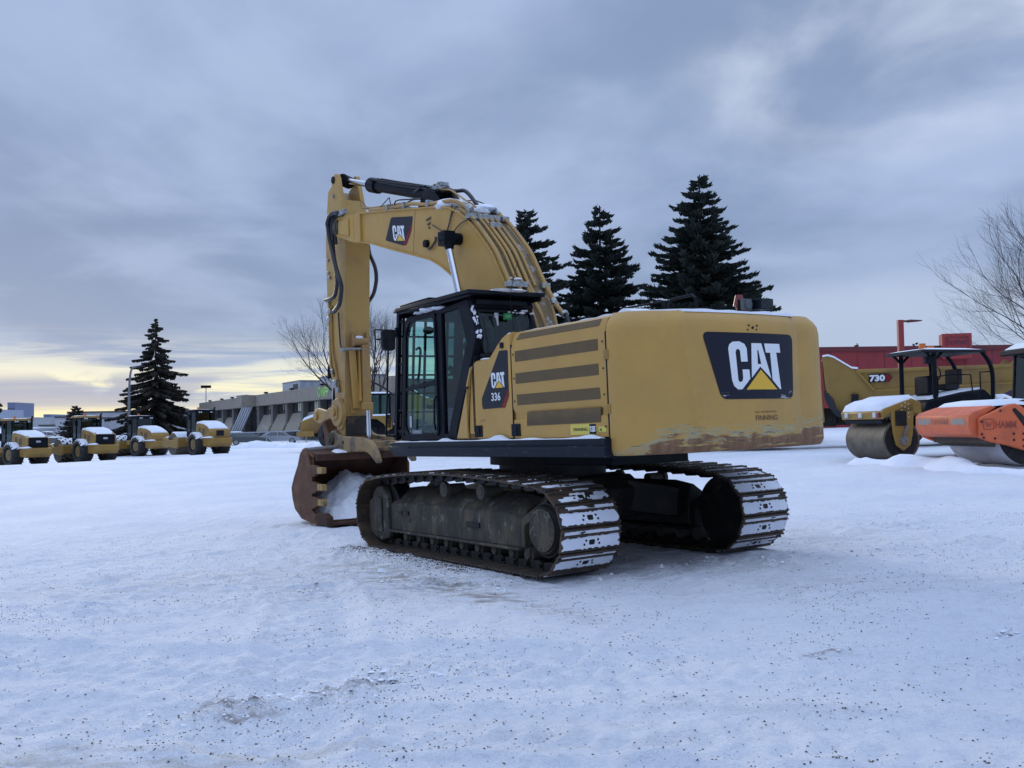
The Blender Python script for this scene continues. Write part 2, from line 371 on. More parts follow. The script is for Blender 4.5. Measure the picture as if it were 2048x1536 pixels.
def ground_mat():
    t=NT('trampled_snow'); co=t.co
    a=t.noise(.35,6,.6); b=t.noise(3.5,8,.65,(1,1.6,1)); d=t.noise(22,6,.65); e=t.noise(90,3,.6)
    c=t.mix(t.rng(a,.35,.68),(.84,.865,.92),(.75,.79,.875))
    c=t.mix(t.math('MULTIPLY',t.rng(b,.50,.75),.35),c,(.62,.66,.77))
    c=t.mix(t.math('MULTIPLY',t.rng(t.noise(11,7,.7,(1,1.5,1),off=(1,5,0)),.50,.66),.30),c,(.52,.56,.68))
    c=t.mix(t.math('MULTIPLY',t.rng(t.noise(38,5,.7),.56,.70),.30),c,(.45,.48,.58))
    sep=t.n('ShaderNodeSeparateXYZ'); t.l(co,sep.inputs[0]); x,y,z=sep.outputs
    # sandy slush patches: beneath the machine, and near the lower left
    def blob(cx,cy,rx,ry,ang=0.):
        ca,sa=math.cos(ang),math.sin(ang)
        dx=t.math('SUBTRACT',x,cx); dy=t.math('SUBTRACT',y,cy)
        u=t.math('DIVIDE',t.math('ADD',t.math('MULTIPLY',dx,ca),t.math('MULTIPLY',dy,sa)),rx)
        v=t.math('DIVIDE',t.math('SUBTRACT',t.math('MULTIPLY',dy,ca),t.math('MULTIPLY',dx,sa)),ry)
        return t.rng(t.math('ADD',t.math('MULTIPLY',u,u),t.math('MULTIPLY',v,v)),1.6,.1)
    st=t.noise(2.2,8,.7,(.8,3.2,1),off=(4,4,0),dist=.5)
    for (cx,cy,rx,ry,an),amt,col in (((1.6,12.0,4.2,1.9,.5),.55,(.50,.50,.52)),((-.9,10.6,2.6,.40,-.98),.8,(.25,.22,.20)),((-2.2,5.1,1.5,.32,.15),.45,(.50,.43,.34)),((-1.3,6.3,.75,.13,.33),1.0,(.27,.23,.21)),((-1.75,5.95,.35,.08,.3),.9,(.33,.28,.25)),((2.15,6.85,.2,.05,.2),1.0,(.33,.26,.24)),((3.5,7.05,.08,.04,0.),1.0,(.3,.24,.22)),((-2.9,4.95,.5,.10,.1),.8,(.42,.34,.24)),((-3.2,11.5,3.0,1.1,.2),.4,(.55,.52,.50)),((.3,5.4,1.6,.5,.1),.2,(.62,.60,.57)),((3.5,9.4,2.6,.6,.1),.35,(.55,.54,.56))):
        f=t.math('MULTIPLY',t.math('MULTIPLY',blob(cx,cy,rx,ry,an),t.rng(st,.44,.62)),amt)
        c=t.mix(f,c,col)
    # tiny grit between the loose stones
    vo=t.n('ShaderNodeTexVoronoi'); t.l(co,vo.inputs['Vector']); vo.inputs['Scale'].default_value=16
    g=t.math('MULTIPLY',t.rng(vo.outputs['Distance'],.085,.06),t.rng(t.noise(1.3,5,.6,off=(2,7,0)),.46,.60))
    c=t.mix(t.math('MULTIPLY',g,.75),c,(.13,.11,.10))
    t.setp('Base Color',c); t.setp('Roughness',.8); t.setp('Specular IOR Level',.2)
    h=t.math('ADD',t.math('MULTIPLY',b,.9),t.math('ADD',t.math('MULTIPLY',d,.55),t.math('MULTIPLY',e,.18)))
    t.bump(h,1.0,.075)
    return t.m
M['ground']=ground_mat()
# ------------------------------------------------------------------ snow-covered yard, one sheet to the horizon
def axis(lo_fine,hi_fine,step,lo,hi,grow):
    v=[]; x=lo_fine
    while x<hi_fine: v.append(x); x+=step
    s=step; a=[]
    while x<hi: a.append(x); s*=grow; x+=s
    v=v+a+[hi]
    s=step; x=lo_fine-step; b=[]
    while x>lo: b.append(x); s*=grow; x-=s
    return [lo]+b[::-1]+v
MWM=Matrix(((-0.554194,-0.832005,-0.025241,0.559602),(0.832269,-0.554371,1.4e-05,13.244273),(-0.014005,-0.020999,0.999681,0.012505),(0,0,0,1)))
MINV=MWM.inverted()
RUTS=[((-9,9.2),(6,5.4)),((-9,7.6),(6,3.9)),((-14,15),(-1.5,3.0)),((-2.3,11),(-1.0,4)),((9,4.5),(16,13)),((4,8.6),(13,10.2))]
def surf(x,y):
    h=base_h(x,y)
    if y<60 and abs(x)<60:
        k=1/(1+max(0,y-25)/20)
        p=Vector((x*.5,y*.5,1.3)); h+=.055*noise.noise(p)*k
        h+=.034*noise.fractal(Vector((x*2.3,y*2.3,7)),.8,2.1,5)*k
        q=noise.noise(Vector((x*.8,y*.8,19)))
        if q>.05 and y<30: h+=.05*(q-.05)*abs(noise.noise(Vector((x*6,y*6,3))))*3
        # churned heap and trampled crumbs
        for cx,cy,rx,ry,am in ((-1.3,6.25,.75,.20,.058),(-1.75,5.95,.5,.12,.035),(2.15,6.85,.22,.08,.03),(3.5,7.05,.10,.06,.035),(-1.7,10.4,2.2,.45,.035),(2.6,10.9,2.0,.6,.03),(.2,5.2,1.0,.4,.02),(-3.0,5.0,1.2,.3,.03)):
            u=((x-cx)+.25*(y-cy))/rx; v=((y-cy)-.35*(x-cx))/ry; q=u*u+v*v
            if q<4: h+=am*math.exp(-q)*(.35+1.5*abs(noise.fractal(Vector((x*9,y*9,2)),.6,2.2,4)))
        h+=.010*noise.noise(Vector((x*9,y*12,8)))*k
        for (a,b) in RUTS:
            ax,ay=a; bx,by=b; dx,dy=bx-ax,by-ay; L=math.hypot(dx,dy); t=((x-ax)*dx+(y-ay)*dy)/L
            if 0<t<L:
                w=((x-ax)*dy-(y-ay)*dx)/L+.12*math.sin(t*.7)
                if abs(w)<.42:
                    e=1 if abs(w)<.26 else (.42-abs(w))/.16
                    h-=.036*e*(1+.35*math.sin(t*30+abs(w)*14)*(1 if abs(w)<.24 else 0))
                elif abs(w)<.56: h+=.026*(1-(abs(abs(w)-.48))/.08)
        # pressed flat by the tracks
        m=MINV@Vector((x,y,h))
        if abs(m.x)<2.25 and .80<abs(m.y)<1.9:
            pz=(MWM@Vector((m.x,m.y,-.004))).z; h=min(h,pz) if .9<abs(m.y)<1.78 else h
        elif 5.2<m.x<6.6 and abs(m.y)<1.1: h=min(h,(MWM@Vector((m.x,m.y,.05))).z)
    elif y<200: h+=.12*noise.noise(Vector((x*.15,y*.15,4)))
    return h
def make_ground():
    xs=axis(-6,6.6,.045,-4000,4000,1.05); ys=axis(2.6,14,.04,-400,6000,1.04)
    ys=[v for v in ys if v<=2.6-.9 or v>=2.6-.5] 
    nx,ny=len(xs),len(ys); vs=[(x,y,surf(x,y)) for y in ys for x in xs]
    fs=[(j*nx+i,j*nx+i+1,(j+1)*nx+i+1,(j+1)*nx+i) for j in range(ny-1) for i in range(nx-1)]
    b=MB(); b.v=vs; b.f=fs; b.m=[0]*len(fs)
    b.build('ground',M['ground'],None,smooth=180,fix=False,kind='structure')
make_ground()
# loose stones and chunks of broken snow
def scatter():
    rnd=random.Random(5); g=MB(); s=MB(); o=[(1,0,0),(0,1,0),(-1,0,0),(0,-1,0),(0,0,.8),(0,0,-.5)]; F=[(0,1,4),(1,2,4),(2,3,4),(3,0,4),(1,0,5),(2,1,5),(3,2,5),(0,3,5)]
    def stone(b,x,y,r,zk=1):
        z=surf(x,y); a=rnd.random()*6.3; ca,sa=math.cos(a),math.sin(a); q=[r*rnd.uniform(.6,1.3) for _ in o]
        b.add([(x+(p[0]*ca-p[1]*sa)*k,y+(p[0]*sa+p[1]*ca)*k,z+r*.15+p[2]*k*zk) for p,k in zip(o,q)],F)
    n=0
    while n<15000:
        y=3.0+14*rnd.random()**1.15; x=rnd.uniform(-.58,.58)*y*1.05
        d=noise.noise(Vector((x*.9,y*.9,11)))+.5*noise.noise(Vector((x*3,y*3,5)))
        if rnd.random()>max(.10,min(1,.36+1.1*d)): continue
        stone(g,x,y,rnd.choice((.003,.004,.005,.006,.007,.009)),.8); n+=1
    for k in range(1500):       # grit thrown out along the near track and on the churned heap
        t=rnd.random(); m=MWM@Vector((2.6-3.6*t,1.78+abs(rnd.gauss(0,.22)),0)); stone(g,m.x,m.y,rnd.uniform(.004,.013),.8)
    for k in range(500):
        x=rnd.gauss(-1.25,.55); y=6.1+.5*(x+1.25)+rnd.gauss(0,.30); stone(g,x,y,rnd.uniform(.003,.008),.8)
    g.build('gravel',mat('dark_gravel',(.06,.052,.048),.8,0,(.15,.12,.10),40),None,smooth=0,fix=False,kind='stuff',label='dark loose gravel scattered over the trampled snow')
    for cx,cy,sx,sy,nn,r0,r1 in ((-1.25,6.3,.45,.10,150,.008,.026),(-1.7,6.0,.4,.08,60,.006,.016),(2.15,6.85,.14,.03,50,.006,.018),(3.5,7.05,.06,.03,30,.008,.022),(-1.5,10.9,1.6,.3,90,.012,.03),(2.2,11.0,1.5,.4,120,.01,.035),(-3.1,5.2,.5,.1,30,.005,.012)):
        for k in range(nn):
            x=rnd.gauss(cx,sx); y=rnd.gauss(cy,sy)+.35*(x-cx); stone(s,x,y,rnd.uniform(r0,r1),.75)
    for px,py,r in ((763,1137,.055),(770,1140,.03),(1010,1175,.03)):
        d=ray(px,py); t=-1.65/d.z; p=CAM+d*t; stone(s,p.x,p.y,r,1.1)
    s.build('snow_rubble',M['snowd'],None,smooth=60,fix=False,kind='stuff',label='broken clumps of dirty snow churned up on the yard')
scatter()
# ------------------------------------------------------------------ EXCAVATOR (own frame: x forward, y left, z up)
EX=thing('excavator','big yellow tracked excavator with black cab and scraped counterweight, bucket resting on snow','excavator',mw=MWM)
def crawler(sg):
    W0,W1=.94,1.74
    # outer profile of the belt
    pts=[]
    cz=.51; r=.51
    for i in range(25): a=R(-90+180*i/24); pts.append((2.06+.53*math.cos(a),cz+r*math.sin(a)))
    pts+=[(1.65,1.062),(1.24,1.09),(.7,1.115),(.2,1.125),(-.25,1.12),(-.69,1.105),(-1.05,1.09),(-1.37,1.072),(-1.7,1.05)]
    for i in range(25): a=R(90+180*i/24); pts.append((-2.02+.53*math.cos(a),cz+r*math.sin(a)))
    for i in range(1,20): pts.append((-2.02+4.08*i/20,0))
    # inset to the pin line
    n=len(pts); P=[]
    for i in range(n):
        a=Vector(pts[i-1]); b=Vector(pts[(i+1)%n]); d=(b-a).normalized(); nn=Vector((-d.y,d.x)); P.append(Vector(pts[i])+nn*.033)
    L=[0]
    for i in range(n): L.append(L[-1]+(P[(i+1)%n]-P[i]).length)
    N=round(L[-1]/.262)
    def S(s):
        s%=L[-1]
        lo=0
        while L[lo+1]<s: lo+=1
        return P[lo]+(P[(lo+1)%n]-P[lo])*((s-L[lo])/(L[lo+1]-L[lo]))
    belt=MB(); chain=MB(); snow=MB(); hole=MB(); sec=[(-.134,-.002),(-.134,.022),(-.128,.034),(-.116,.034),(-.110,.014),(-.072,.013),(-.066,.036),(-.052,.036),(-.046,.012),(.094,.011),(.100,.028),(.112,.028),(.118,.006),(.134,-.010),(.118,-.014),(-.10,-.008)]
    off=.07 if sg>0 else .16
    rnd=random.Random(3 if sg>0 else 9)
    for k in range(N):
        a=S(k*L[-1]/N+off); b=S((k+1)*L[-1]/N+off); c=(a+b)/2; d=(b-a).normalized(); nn=Vector((d.y,-d.x))
        def T(s_,h,y): q=c+d*s_+nn*h; return Vector((q.x,y*sg,q.y))
        w=rnd.uniform(-.008,.008)
        # chamfered shoe: shorter edge at the ends of the plate
        belt.loft([[T(s_*.93,h,W0+w) for s_,h in sec],[T(s_,h,W0+.05+w) for s_,h in sec],[T(s_,h,W1-.05+w) for s_,h in sec],[T(s_*.93,h,W1+w) for s_,h in sec]])
        for yy in (1.19,1.43):
            chain.loft([[T(s_,h,yy+o) for s_,h in ((-.125,-.008),(.085,-.008),(.125,-.045),(.10,-.10),(-.06,-.115),(-.125,-.08))] for o in (0,.05)])
        chain.cyl(T(-.1,-.06,1.15),T(-.1,-.06,1.52),.022,n=8)
        # snow caught between the grousers at the rear and on top
        rear=c.x<-1.9 and nn.x<.15
        top=nn.y>.75
        def patch(s0,s1,y0,y1,holes=True,ragged=.012,th=.010,dens=1.0):
            ns,ny=5,26; q={}
            for i in range(ns+1):
                for j in range(ny+1):
                    s_=s0+(s1-s0)*i/ns+(rnd.uniform(-ragged,ragged)*.7 if i in(0,ns) else 0)
                    y=y0+(y1-y0)*j/ny+(rnd.uniform(-ragged,ragged)*1.6 if j in(0,ny) else 0)
                    q[i,j]=(s_,y)
            for i in range(ns):
                for j in range(ny):
                    cy=(q[i,j][1]+q[i+1,j+1][1])/2; cs=(q[i,j][0]+q[i+1,j+1][0])/2
                    if dens<1 and noise.noise(Vector((cy*5+k,cs*18,k*1.7)))>dens*1.1-.45: continue
                    v=[T(*(q[a_][0],.012+th,q[a_][1])) for a_ in ((i,j),(i+1,j),(i+1,j+1),(i,j+1))]+[T(*(q[a_][0],.008,q[a_][1])) for a_ in ((i,j),(i+1,j),(i+1,j+1),(i,j+1))]
                    snow.add(v,[(0,1,2,3),(0,4,5,1),(1,5,6,2),(2,6,7,3),(3,7,4,0)])
        if rear:
            f=nn.x
            if -1.01<f<-.72: patch(-.040,.090,W0+.03,W1-.02,True,.014); patch(-.108,-.074,W0+.04,W1-.03,False,.005,dens=.66)
            elif f<0:
                if nn.y<0: patch(-.040,.088,W0+.04,W1-.06,True,.010,dens=.60); patch(-.108,-.074,W0+.02,W1-.1,False,.008,dens=.72)
                else: patch(-.040,.088,W0+.04,W1-.1,True,.012,dens=.42 if nn.y<.72 else .62); patch(-.108,-.074,W0+.1,W1-.2,False,.006,dens=.40)
        elif top and c.x<2.3: patch(-.040,.085,W0+.02,W1-.02,False,.012,.008,dens=.34)
        hole.loft([[T(.024+ds,.013+dh,1.34+dy) for ds,dy in ((-.028,-.030),(-.018,-.040),(.018,-.036),(.028,-.026),(.028,.028),(.016,.038),(-.02,.038),(-.028,.026))] for dh in (0,.0115)])
        for by,bs in ((-.10,.02),(.10,.02),(-.08,-.022),(.08,-.022)):
            hole.cyl(T(.024+bs,.010,1.34+by),T(.024+bs,.026,1.34+by),.014,n=6)
    belt.cm=1; belt.add(hole.v,hole.f); o=belt.build('crawler_track',[M['track'],M['steel_dark']],EX,smooth=20)
    chain.build('track_chain',M['steel_dark'],o,smooth=25)
    snow.build('snow_cover',M['snow'],o,smooth=40)
    Y=lambda y:y*sg
    # roller frame with sloping top
    f=MB()
    prof=[(1.20,.27),(1.52,.27),(1.52,.62),(1.40,.72),(1.22,.84),(1.16,.84),(1.10,.60),(1.10,.30)]
    f.loft([[Vector((x,Y(y),z+dz*(z>.5))) for y,z in prof] for x,dz in ((1.86,-.0),(1.5,.03),(-1.1,.03),(-1.43,-.02))])
    f.box(-1.44,1.87,min(Y(1.10),Y(1.56)),max(Y(1.10),Y(1.56)),.235,.272)
    f.prism([(-1.43,.27),(-1.43,.60),(-1.97,.86),(-1.97,.78),(-1.50,.52),(-1.50,.27)],'y',min(Y(1.15),Y(1.52)),max(Y(1.15),Y(1.52)))
    f.prism([(1.84,.25),(1.84,.66),(1.30,.95),(.95,.95),(.9,.85),(1.3,.3)],'y',min(Y(1.10),Y(1.16)),max(Y(1.10),Y(1.16)))
    fo=f.build('track_frame',M['mudframe'] if sg>0 else M['steel_dark'],o,bevel=.012)
    g=MB()
    for x in (.35,-.55): g.box(x-.13,x+.13,min(Y(1.30),Y(1.44)),max(Y(1.30),Y(1.44)),.70,.86) if 0 else None
    for x,w in ((.55,.20),(-.30,.20)): g.prism([(x,.722),(x+w,.722),(x+w,.727),(x,.727)],'y',min(Y(1.25),Y(1.42)),max(Y(1.25),Y(1.42)))
    g.box(1.30,1.45,min(Y(1.50),Y(1.545)),max(Y(1.50),Y(1.545)),.50,.545); g.box(1.47,1.55,min(Y(1.50),Y(1.55)),max(Y(1.50),Y(1.55)),.50,.54)
    g.box(-.55,-.25,min(Y(1.50),Y(1.538)),max(Y(1.50),Y(1.538)),.44,.50); g.cyl((1.27,Y(1.50),.42),(1.27,Y(1.524),.42),.035,n=12)
    g.build('tie_down_lug',M['steel_dark'],o,smooth=0)
    # idler and its guard
    i_=MB(); i_.cyl((2.06,Y(1.22),.51),(2.06,Y(1.46),.51),.41,n=36); i_.build('idler',M['steel_dark'],o)
    y_=MB(); y_.prism([(2.46,.24),(2.49,.45),(2.47,.66),(2.36,.70),(2.32,.80),(2.18,.88),(2.02,.88),(1.92,.80),(1.87,.68),(1.84,.22),(1.88,.14),(2.10,.10),(2.30,.14)],'y',min(Y(1.47),Y(1.565)),max(Y(1.47),Y(1.565)))
    y_.box(2.02,2.20,min(Y(1.56),Y(1.60)),max(Y(1.56),Y(1.60)),.22,.72)
    y_.build('idler_guard',M['mudframe'] if sg>0 else M['steel_dark'],o,bevel=.02)
    # final drive
    d_=MB(); d_.cyl((-1.99,Y(1.18),.51),(-1.99,Y(1.30),.51),.44,n=40); d_.cyl((-1.99,Y(1.30),.51),(-1.99,Y(1.56),.51),.30,n=36); d_.cyl((-1.99,Y(1.56),.51),(-1.99,Y(1.60),.51),.285,.26,n=36)
    do=d_.build('final_drive',M['steel_dark'],o)
    c_=MB(); c_.cyl((-1.99,Y(1.60),.515),(-1.99,Y(1.625),.515),.236,n=40)
    for k in range(16): a=R(22.5*k+8); c_.cyl((-1.99+.205*math.cos(a),Y(1.62),.515+.205*math.sin(a)),(-1.99+.205*math.cos(a),Y(1.634),.515+.205*math.sin(a)),.012,n=6)
    c_.build('hub_cover',M['mudframe'] if sg>0 else M['steel_dark'],o,bevel=.004)
    t_=MB()
    for k in range(22): a=2*math.pi*k/22; t_.bar((-1.99+.42*math.cos(a),Y(1.31),.51+.42*math.sin(a)),(-1.99+.47*math.cos(a),Y(1.31),.51+.47*math.sin(a)),.05,.06)
    t_.build('sprocket_teeth',M['steel_dark'],o)
    for x in (1.48,1.10,.72,.34,-.04,-.42,-.80,-1.18,-1.50):
        b=MB(); b.cyl((x,Y(1.16),.19),(x,Y(1.46),.19),.085,n=18); b.cyl((x,Y(1.42),.19),(x,Y(1.50),.19),.062,.05,n=16); b.box(x-.05,x+.05,min(Y(1.46),Y(1.49)),max(Y(1.46),Y(1.49)),.16,.27)
        b.build('track_roller',M['mud'],o)
    for x in (.36,-.55):
        b=MB(); b.cyl((x,Y(1.20),.875),(x,Y(1.44),.875),.072,n=18); b.cyl((x,Y(1.44),.875),(x,Y(1.50),.875),.095,n=22); b.cyl((x,Y(1.50),.875),(x,Y(1.507),.875),.055,n=16); b.build('carrier_roller',M['mud'],o)
    return o
for sg in (1,-1): crawler(sg)
b=MB(); b.loft([[Vector((x,y,z)) for x,y in ((.95*k,.72*k),(-.95*k,.72*k),(-.95*k,-.72*k),(.95*k,-.72*k))] for z,k in ((.42,1),(.80,1.05),(.98,.9))])
for sx in (1,-1):
    for sy in (1,-1): b.loft([[Vector((sx*(.35),sy*.5,.5)),Vector((sx*.95,sy*.5,.5)),Vector((sx*.95,sy*.5,.92)),Vector((sx*.35,sy*.5,.92))],[Vector((sx*(.55),sy*1.15,.38)),Vector((sx*1.25,sy*1.15,.38)),Vector((sx*1.25,sy*1.15,.78)),Vector((sx*.55,sy*1.15,.78))]])
b.build('carbody',M['steel_dark'],EX,bevel=.02)
b=MB(); b.cyl((0,0,.95),(0,0,1.16),.72,n=48); b.cyl((0,0,1.16),(0,0,1.30),.84,n=48); b.build('swing_bearing',M['steel_dark'],EX)
b=MB(); b.box(-2.90,1.62,-1.30,1.30,1.29,1.50); b.box(.2,2.0,-.46,.46,1.34,1.75); b.box(-2.0,-.7,-.60,.60,1.16,1.29)
b.build('main_frame',M['black'],EX,bevel=.01)
# side rails with the walkway
for sg in (1,-1):
    b=MB()
    sec=[(1.40,1.302),(1.494,1.302),(1.494,1.40),(1.478,1.422),(1.494,1.445),(1.494,1.498),(1.40,1.498)]
    b.loft([[Vector((x,sg*y,(z-1.40)*k+1.40+dz)) for y,z in sec] for x,k,dz in ((1.90,.45,.05),(1.74,1.0,.0),(1.30,1.0,0),(-2.98,1.0,0))])
    b.prism([(1.30,1.302),(1.84,1.42),(1.84,1.44),(1.30,1.44)],'y',min(sg*1.40,sg*1.492),max(sg*1.40,sg*1.492))
    b.box(-2.96,1.80,min(sg*1.30,sg*1.40),max(sg*1.30,sg*1.40),1.47,1.497)
    o=b.build('side_rail',M['rail'],EX,bevel=.006)
    s=MB(); rnd=random.Random(int(sg)+5); x=1.72; rows=[]
    while x>-2.9:
        h=.006+.022*max(0,noise.noise(Vector((x*2.2,sg*3,0)))+.1)+(.055*math.exp(-((x+.95)/.13)**2) if sg>0 else 0)+(.03*math.exp(-((x-.35)/.10)**2))+(.03*math.exp(-((x+2.7)/.12)**2))
        rows.append([Vector((x,sg*1.492,1.499)),Vector((x,sg*(1.484),1.499+h)),Vector((x,sg*1.43,1.502+h)),Vector((x,sg*1.41,1.499))]); x-=.03
    s.loft(rows); s.build('snow_cover',M['snow'],o)
# ---- engine housing
def ring(x,top=2.775,yL=1.40,yR=-1.37,sh=.10):
    q=[(yL-.004,1.51),(yL-.004,1.73),(yL-.028,1.745),(yL-.028,1.80),(yL,1.87),(yL,2.575),(yL-.012,2.60),(yL-.014,2.64),(yL-.055,top-.03),(yL-.13,top),(yL-.6,top+.012),(0,top+.02),(yR+.13,top),(yR+.03,top-.06),(yR,top-.18),(yR,1.51)]
    return [Vector((x,y,z)) for y,z in q]
b=MB(); b.loft([ring(x) for x in (-2.945,-2.2,-1.195)])
hood=b.build('engine_hood',M['paint'],EX,bevel=.006)
b=MB()   # tall side housing between hood and cab, stepped down behind the cab
prof=[(.135,1.51),(-.325,2.44),(-.345,2.475),(-.385,2.50),(-.66,2.50),(-.72,2.525),(-.90,2.665),(-1.0,2.735),(-1.08,2.765),(-1.185,2.775),(-1.185,1.51)]
b.prism(prof,'y',.46,1.352)
T1=[(x,z) for x,z in prof]
ins=[(.12,1.525),(-.33,2.43),(-.352,2.46),(-.39,2.48),(-.665,2.48),(-.73,2.503),(-.905,2.64),(-1.0,2.705),(-1.08,2.735),(-1.172,2.745),(-1.172,1.525)]
b.loft([[Vector((x,1.352,z)) for x,z in prof],[Vector((x,1.385,z)) for x,z in [((p[0]+q[0])/2,(p[1]+q[1])/2) for p,q in zip(prof,ins)]],[Vector((x,1.40,z)) for x,z in ins]])
sh=b.build('side_housing',M['paint'],EX,smooth=50)
b=MB(); b.loft([[Vector((.130,1.395,1.52)),Vector((-.18,1.395,1.52)),Vector((-.185,1.395,2.45)),Vector((-.322,1.395,2.435))],[Vector((.100,1.418,1.535)),Vector((-.165,1.418,1.535)),Vector((-.175,1.418,2.42)),Vector((-.30,1.418,2.41))]]); b.build('front_panel',M['paint'],sh)
b=MB(); b.box(-1.20,-1.0,.6,1.3,2.4,2.7); 
def seam(pts,name='panel_gap',y=1.402,w=.012,p=None):
    b=MB()
    for (x0,z0),(x1,z1) in zip(pts[:-1],pts[1:]): b.bar((x0,y,z0),(x1,y,z1),.008,w,up=(0,1,0)) if 0 else b.add([(x0-w/2,y,z0),(x0+w/2,y,z0),(x1+w/2,y,z1),(x1-w/2,y,z1),(x0-w/2,y-.02,z0),(x0+w/2,y-.02,z0),(x1+w/2,y-.02,z1),(x1-w/2,y-.02,z1)],[(0,1,2,3),(0,1,5,4),(2,3,7,6),(1,2,6,5),(0,3,7,4)])
    return b.build(name,M['steel_dark'],p,smooth=0)
seam([(-.19,2.45),(-.20,2.2),(-.195,1.52)],p=sh,y=1.408)
seam([(-1.19,2.62),(-1.185,1.52)],p=hood)
seam([(-2.95,2.60),(-2.95,1.52)],p=hood,w=.014)
for nm,xs_,zs_ in (('panel_bolt',(-1.24,-2.90),(2.50,2.22,1.95,1.62)),):
    for x in xs_:
        for z in zs_:
            b=MB(); b.cyl((x,1.396,z),(x,1.409,z),.011,n=6); b.build(nm,M['mud'],hood,smooth=0)
for z in (2.36,1.80):
    b=MB(); b.box(-2.99,-2.92,1.398,1.415,z-.05,z+.05); b.cyl((-2.955,1.415,z-.05),(-2.955,1.415,z+.05),.012,n=8); b.build('hinge',M['paint_dirty'],hood,bevel=.003)
b=MB(); b.box(-.56,-.45,1.398,1.406,1.74,1.755); b.build('panel_crease',M['paint_dirty'],sh,smooth=0)
# louvres
def louv(pts,y=1.4035,ny=None):
    b=MB(); vs=[Vector((x,y if len(q)==0 else q[0],z)) for (x,z,*q) in pts]
    b.add(vs+[v+Vector((0,-.02,0)) for v in vs],[(0,1,2,3),(4,5,6,7),(0,1,5,4),(1,2,6,5),(2,3,7,6),(3,0,4,7)]); return b.build('louver',M['louver'],hood,smooth=0)
louv([(-1.275,2.412),(-1.275,2.537),(-2.825,2.534),(-2.825,2.414)])
louv([(-1.272,2.154),(-1.272,2.277),(-2.82,2.276),(-2.82,2.157)])
louv([(-1.292,1.901),(-1.285,2.026),(-2.825,2.026),(-2.838,1.907)])
b=MB(); q=[Vector((-1.465,1.400,1.659)),Vector((-1.49,1.407,1.819)),Vector((-2.835,1.407,1.821)),Vector((-2.815,1.400,1.665))]; b.add(q+[v-Vector((0,.05,0)) for v in q],[(0,1,2,3),(4,5,6,7),(0,1,5,4),(1,2,6,5),(2,3,7,6),(3,0,4,7)]); b.build('louver',M['louver'],hood,smooth=0)
b=MB(); q=[Vector((-1.285,1.380,2.672)),Vector((-1.325,1.348,2.742)),Vector((-2.85,1.348,2.742)),Vector((-2.825,1.380,2.672))]; b.add(q+[v-Vector((0,.03,.02)) for v in q],[(0,1,2,3),(4,5,6,7),(0,1,5,4),(1,2,6,5),(2,3,7,6),(3,0,4,7)]); b.build('louver',M['louver'],hood,smooth=0)
for x0,x1,p in ((-.325,-.50,sh),(-1.155,-1.33,hood)):
    b=MB(); b.box(x1,x0,1.385,1.412,1.543,1.686); b.box(x1+.05,x0-.03,1.410,1.420,1.56,1.67); b.cyl((x1+.10,1.41,1.60),(x1+.10,1.424,1.60),.012,n=8); b.build('door_latch',M['black'],p,bevel=.004)
b=MB(); b.box(-1.04,-.97,1.395,1.414,2.60,2.665); b.box(-.235,-.145,1.40,1.428,2.155,2.18); b.build('side_reflector',M['black'],sh,bevel=.004)
# ---- lettered mark, drawn once in its own 2D frame (from the rear panel)
MK={'C':[(.224,2.384),(.207,2.428),(.158,2.456),(.062,2.461),(-.016,2.435),(-.048,2.388),(-.055,2.248),(.045,2.245),(.054,2.362),(.076,2.38),(.106,2.376),(.12,2.348),(.099,2.051),(.078,2.029),(.042,2.038),(.026,2.069),(.03,2.163),(-.073,2.163),(-.081,2.065),(.048,1.952),(.111,1.955),(.164,1.99),(.19,2.052)],
 'A1':[(-.124,2.445),(-.211,2.445),(-.211,2.221),(-.247,2.221),(-.247,2.194),(-.107,2.075)],'A2':[(-.211,2.445),(-.282,2.445),(-.423,2.065),(-.247,2.194),(-.247,2.221),(-.265,2.221),(-.229,2.371),(-.211,2.371)],
 'T':[(-.329,2.444),(-.588,2.444),(-.598,2.349),(-.526,2.349),(-.583,1.951),(-.56,1.951),(-.441,2.051),(-.422,2.346),(-.35,2.346)],'Y':[(-.254,2.163),(-.017,1.951),(-.515,1.948)]}
MKN={k:[((.224-a)/.822,(b_-1.948)/.513) for a,b_ in v] for k,v in MK.items()}
def mark(parent,o,ux,uz,w,h,off,white=None,tri=None):
    """o: lower-left corner; ux, uz unit directions; off: outward offset vector"""
    o=Vector(o); ux=Vector(ux).normalized(); uz=Vector(uz).normalized(); off=Vector(off)
    for keys,mt,nm in ((('C','A1','A2','T'),white or M['white'],'white_letters'),(('Y',),tri or M['tri'],'yellow_triangle')):
        b=MB()
        for k in keys:
            v=[o+ux*(a*w)+uz*(c*h)+off for a,c in MKN[k]]; b.add(v,[tuple(range(len(v)))])
        b.build(nm,mt,parent,smooth=0,fix=False)
def flat(pts,mt,parent,name,thick=None):
    b=MB(); n=len(pts); th=Vector(thick or (0,0,0)); v=[Vector(p) for p in pts]
    b.add(v+[p-th for p in v],[tuple(range(n)),tuple(range(n,2*n))[::-1]]+[(i,(i+1)%n,n+(i+1)%n,n+i) for i in range(n)]); return b.build(name,mt,parent,smooth=0)
ys=1.4045
o=flat([(-.945,ys,2.571),(-1.115,ys,2.567),(-1.125,ys,2.55),(-1.116,ys,2.02),(-1.024,ys,1.888),(-.535,ys,1.885),(-.515,ys,1.93),(-.515,ys,2.02)],M['decal'],sh,'side_decal',(0,.003,0))
mark(o,(-.742,ys+.0015,2.128),(-1,0,0),(0,0,1),.30,.19,(0,0,0))
text_obj('model_number','336',M['white'],o,(-.740,ys+.0015,1.975),(-1,0,0),(0,0,1),.10,.20,bold=.02)
